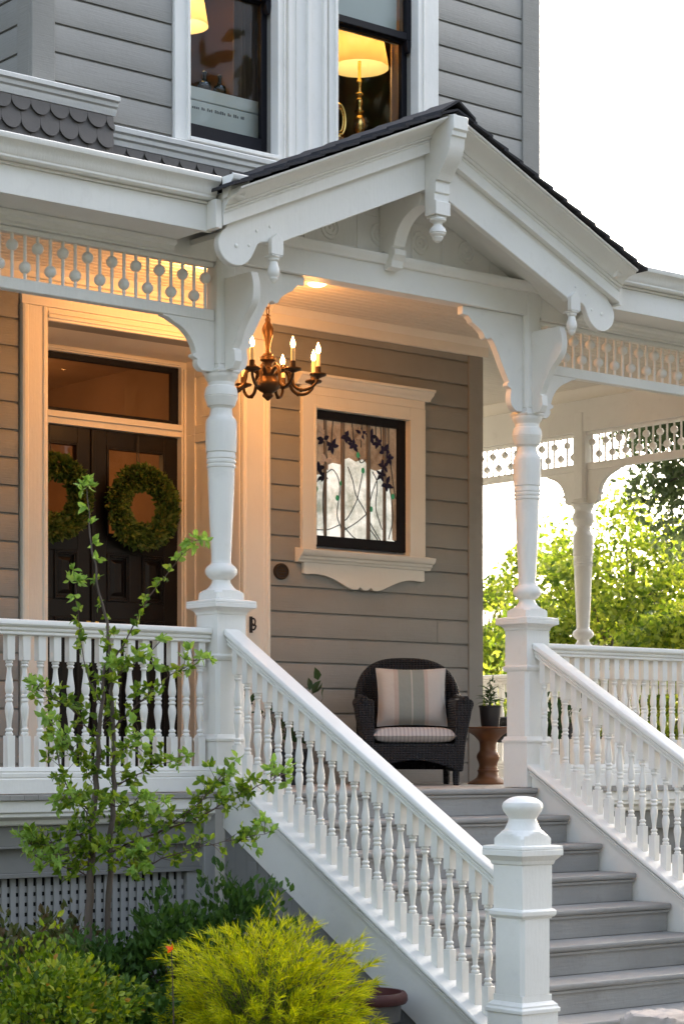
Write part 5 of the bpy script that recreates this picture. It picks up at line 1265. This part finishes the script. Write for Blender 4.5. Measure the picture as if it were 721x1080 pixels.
# azalea at the lower left
def shrub(label, c, r, n, mat, ls, seed, lo=-.5, name='shrub', extra=None, grp='green garden shrubs', shell=.55, up=.3, stemn=8):
    t = thing(name, label, 'shrub', (c[0], c[1], GZ), grp)
    P, d, s = mound_pts(n, c, r[0], r[1], r[2], lo, shell, .62, seed)
    dd = d*.7+rnd_dir(len(d))*.8; dd[:, 2] += up
    leaves(P, dd, ls, .35).build('foliage', mat, t, 0, 0)
    if extra:
        Q, d3, s3 = mound_pts(extra[1], c, r[0], r[1], r[2], 0, .9, .3, seed); leaves(Q, d3+rnd_dir(len(d3))*.6, ls*.9, .3).build('autumn_foliage', extra[0], t, 0, 0)
    stems(c, r[0]*.9, r[2], stemn, GZ).build('stem', M['twig'], t, 0, 60)
    return t
def gp(px, depth): # ground point helper from a bearing and a distance in front of the camera
    k = (px-360.5)/2272.; r = k*depth+.661; dd = depth-11.8
    return CT*r+ST*dd, -ST*r+CT*dd
x, y = gp(50, 9.35); shrub('green azalea bush with a few orange leaves at the lower left', (x, y, -1.04), (.42, .38, .40), 5600, LF['azalea'], .036, 3, extra=(LF['azold'], 70))
x, y = gp(15, 10.0); shrub('dull reddish-green low shrub behind the azalea, by the lattice', (x, y, -.92), (.32, .25, .32), 1500, LF['red'], .05, 4)
x, y = gp(178, 10.3); shrub('dark green upright shrub behind the sapling trunk', (x, y, -.90), (.26, .22, .40), 2200, LF['dark'], .048, 5, up=.7)
x, y = gp(150, 9.6); shrub('dark low shrub between the azalea and the golden shrub', (x, y, -1.14), (.22, .22, .30), 1900, LF['dark'], .045, 6)
x, y = gp(250, 10.55); shrub('dark green shrub behind the golden shrub, by the stair side', (x, y, -.92), (.32, .16, .50), 2600, LF['dark'], .045, 7, up=.8)
x, y = gp(105, 10.1); shrub('glossy dark low shrub directly under the sapling, before the lattice', (x, y, -1.02), (.30, .2, .36), 2000, LF['dark'], .042, 8, up=.6)
x, y = gp(62, 10.35); shrub('reddish-tinged low shrub against the lattice left of the sapling', (x, y, -.90), (.24, .16, .30), 1300, LF['red'], .045, 9, up=.4)
# orange flower spike
x, y = gp(181, 9.1); ft = thing('flower_stalk', 'thin stalk with one small orange bloom before the golden shrub', 'flower', (x, y, GZ))
zt = .21-(1003-795)*9.1/2272
MB().tube([(x, y, GZ), (x+.01, y, -.9), (x, y, zt)], [.004, .003, .002], 6).build('stalk', M['twig'], ft, 0, 60)
P = np.array([(x, y, zt)]*7); leaves(P, rnd_dir(7)+np.array([0, 0, .4]), .032, .2).build('bloom', LF['flower'], ft, 0, 0)

# ---------------------------------------------------------------- trees behind the porch, plus unseen ones added for shade
cam_xy = (-7.012, -9.513)
def tree(label, px, depth, ztop, zlow, rx, n, mat, ls, seed, trunk_r=.12, clumps=26, name='tree', cat='tree', grp='trees beyond the porch'):
    x, y = gp(px, depth); t = thing(name, label, cat, (x, y, GZ), grp)
    zc = (ztop+zlow)/2; hz = (ztop-zlow)/2
    mb = MB(); top = Vector((x, y, zc+hz*.5))
    mb.tube([(x, y, GZ), (x+.05*rx, y, (GZ+zlow)/2+.3), (x, y, zlow+.3*hz), tuple(top)], [trunk_r, trunk_r*.8, trunk_r*.6, trunk_r*.2], 9)
    cen = []; rs = random.Random(seed)
    for i in range(clumps):
        v = Vector(rnd_dir(1)[0]); q = rng.uniform(.35, 1)**.5
        c = Vector((x+v.x*rx*q*.85, y+v.y*rx*q*.85, zc+v.z*hz*q*.88)); cen.append(c)
        b0 = Vector((x, y, zc-hz*.5+rs.uniform(-.1, .6)*hz)); mid = b0.lerp(c, .5)+Vector((0, 0, .12*rx))
        mb.tube([b0, mid, c], [trunk_r*.28, trunk_r*.18, trunk_r*.05], 6)
    mb.build('trunk', M['bark'], t, 0, 60)
    per = n//clumps; P = []
    for c in cen:
        r = rx*rng.uniform(.16, .36); v = rnd_dir(per)*(rng.uniform(0, 1, per)**.4)[:, None]*np.array([r, r, r*.75]); P.append(np.array(tuple(c))+v)
    P = np.concatenate(P); d = rnd_dir(len(P)); d[:, 2] -= .35
    leaves(P, d, ls, .4).build('crown', mat, t, 0, 0)
    return t
tree('sunlit lime-green tree behind the far column', 668, 27, 3.75, -1.0, 1.80, 26000, LF['maple'], .085, 11, .09, 84)
tree('lime-green tree left of the far column, seen between the columns', 575, 31, 3.6, -1.2, 1.30, 15000, LF['maple'], .085, 12, .08, 52)
tree('yellowish tree in the gap beside the house corner', 516, 36, 3.8, -1.4, 1.15, 11000, LF['maple2'], .095, 13, .08, 28)
tree('shrubby lime tree at the right edge beyond the far railing', 760, 25, 2.9, -1.2, 1.5, 15000, LF['maple'], .08, 14, .08, 34)
tree('tall dark oak at the upper right, behind the porch frieze', 822, 22, 5.9, 1.9, 1.75, 30000, LF['oak'], .08, 15, .16, 70)
for i_, (x_, y_, zt_, lab_) in enumerate(((15, -6.5, 11, 'broad dark tree added out of view on the right to block low sun, nearest the street'), (16, -1.5, 12, 'broad dark tree added out of view on the right to block low sun, middle one of three'), (17, 3.6, 11, 'broad dark tree added out of view on the right to block low sun, nearest the lime trees'))):  # added out of view to block the low sun and sky glow
    k_ = Vector((x_-cam_xy[0], y_-cam_xy[1])); dep = k_.x*ST+k_.y*CT; px_ = 360.5+2272*(k_.x*CT-k_.y*ST)/dep
    tree(lab_, px_, dep, zt_, -.6, 3.1, 7000, LF['oak'], .34, 21+i_, .25, 40)
for i_, a_ in enumerate((112, 136, 158, 180, 203, 226, 250)):  # unseen trees added to block the low front sky and darken the porch
    rr_ = 23 if i_ != 3 else 25
    x_, y_ = 1+rr_*math.sin(R(a_)), rr_*math.cos(R(a_))
    k_ = Vector((x_-cam_xy[0], y_-cam_xy[1])); dep = k_.x*ST+k_.y*CT; px_ = 360.5+2272*(k_.x*CT-k_.y*ST)/dep
    tree('broad unseen tree added across the front garden to shade the porch', px_, dep, 13.5+(i_ % 3), -.2, 4.8, 6500, LF['oak'], .55, 31+i_, .3, 46, grp='unseen trees added across the front garden to shade the porch')
def hedge(label, px0, px1, depth, z1, mat, n, ls):
    a = gp(px0, depth); b = gp(px1, depth); t = thing('hedge', label, 'hedge', (a[0], a[1], GZ), 'hedges beyond the porch')
    u = rng.uniform(0, 1, n); P = np.stack([a[0]+(b[0]-a[0])*u, a[1]+(b[1]-a[1])*u, GZ+(z1-GZ)*rng.uniform(0, 1, n)], 1)+rng.normal(size=(n, 3))*np.array([.35, .35, .12])
    leaves(P, rnd_dir(n), ls, .4).build('foliage', mat, t, 0, 0)
    m = MB()
    for q in np.linspace(.03, .97, 14): m.tube([(a[0]+(b[0]-a[0])*q, a[1]+(b[1]-a[1])*q, GZ), (a[0]+(b[0]-a[0])*q, a[1]+(b[1]-a[1])*q, z1-.3)], [.05, .02], 6)
    m.build('stem', M['bark'], t, 0, 60)
hedge('green hedge below the lime trees beyond the far railing', 470, 900, 38, .6, LF['maple'], 14000, .11)

# ---------------------------------------------------------------- light, world, camera
SUN_EL, SUN_AZ = 22, 74      # azimuth clockwise from +Y
w = bpy.data.worlds.new('World'); S.world = w; w.use_nodes = True
nt = w.node_tree; bg = nt.nodes['Background']
sky = nt.nodes.new('ShaderNodeTexSky'); sky.sky_type = 'NISHITA'; sky.sun_disc = False
sky.sun_elevation = R(SUN_EL); sky.sun_rotation = R(SUN_AZ); sky.air_density = 1.0; sky.dust_density = 5.0; sky.ozone_density = 1.0
hs = nt.nodes.new('ShaderNodeHueSaturation'); hs.inputs['Saturation'].default_value = .66
nt.links.new(sky.outputs[0], hs.inputs['Color']); nt.links.new(hs.outputs[0], bg.inputs['Color']); bg.inputs['Strength'].default_value = .15
sl = bpy.data.lights.new('sun', 'SUN'); sl.energy = 2.0; sl.angle = R(10); sl.color = (1.0, .90, .74)
so = bpy.data.objects.new('sun', sl); COL.objects.link(so)
dirv = Vector((math.sin(R(SUN_AZ))*math.cos(R(SUN_EL)), math.cos(R(SUN_AZ))*math.cos(R(SUN_EL)), math.sin(R(SUN_EL))))
so.rotation_euler = dirv.to_track_quat('Z', 'Y').to_euler(); so.location = (10, 10, 12)

cd = bpy.data.cameras.new('camera'); cam = bpy.data.objects.new('camera', cd); COL.objects.link(cam); S.camera = cam
D0 = 11.8; r0 = (233.2-360.5)/2272*D0
cam.location = (-CT*r0-ST*D0, ST*r0-CT*D0, .21)
cam.rotation_euler = (R(90), 0, -R(39.6))
cd.sensor_fit = 'HORIZONTAL'; cd.sensor_width = 36; cd.lens = 2272/721*36; cd.shift_y = (794.8-540)/721
cd.clip_end = 1500; cd.clip_start = .1
cd.dof.use_dof = True; cd.dof.focus_distance = 12.3; cd.dof.aperture_fstop = 9
S.view_settings.view_transform = 'Standard'; S.view_settings.look = 'None'; S.view_settings.gamma = 1; S.view_settings.exposure = 2.5
S.render.engine = 'CYCLES'; S.cycles.max_bounces = 8; S.cycles.transparent_max_bounces = 12
S.cycles.use_denoising = True
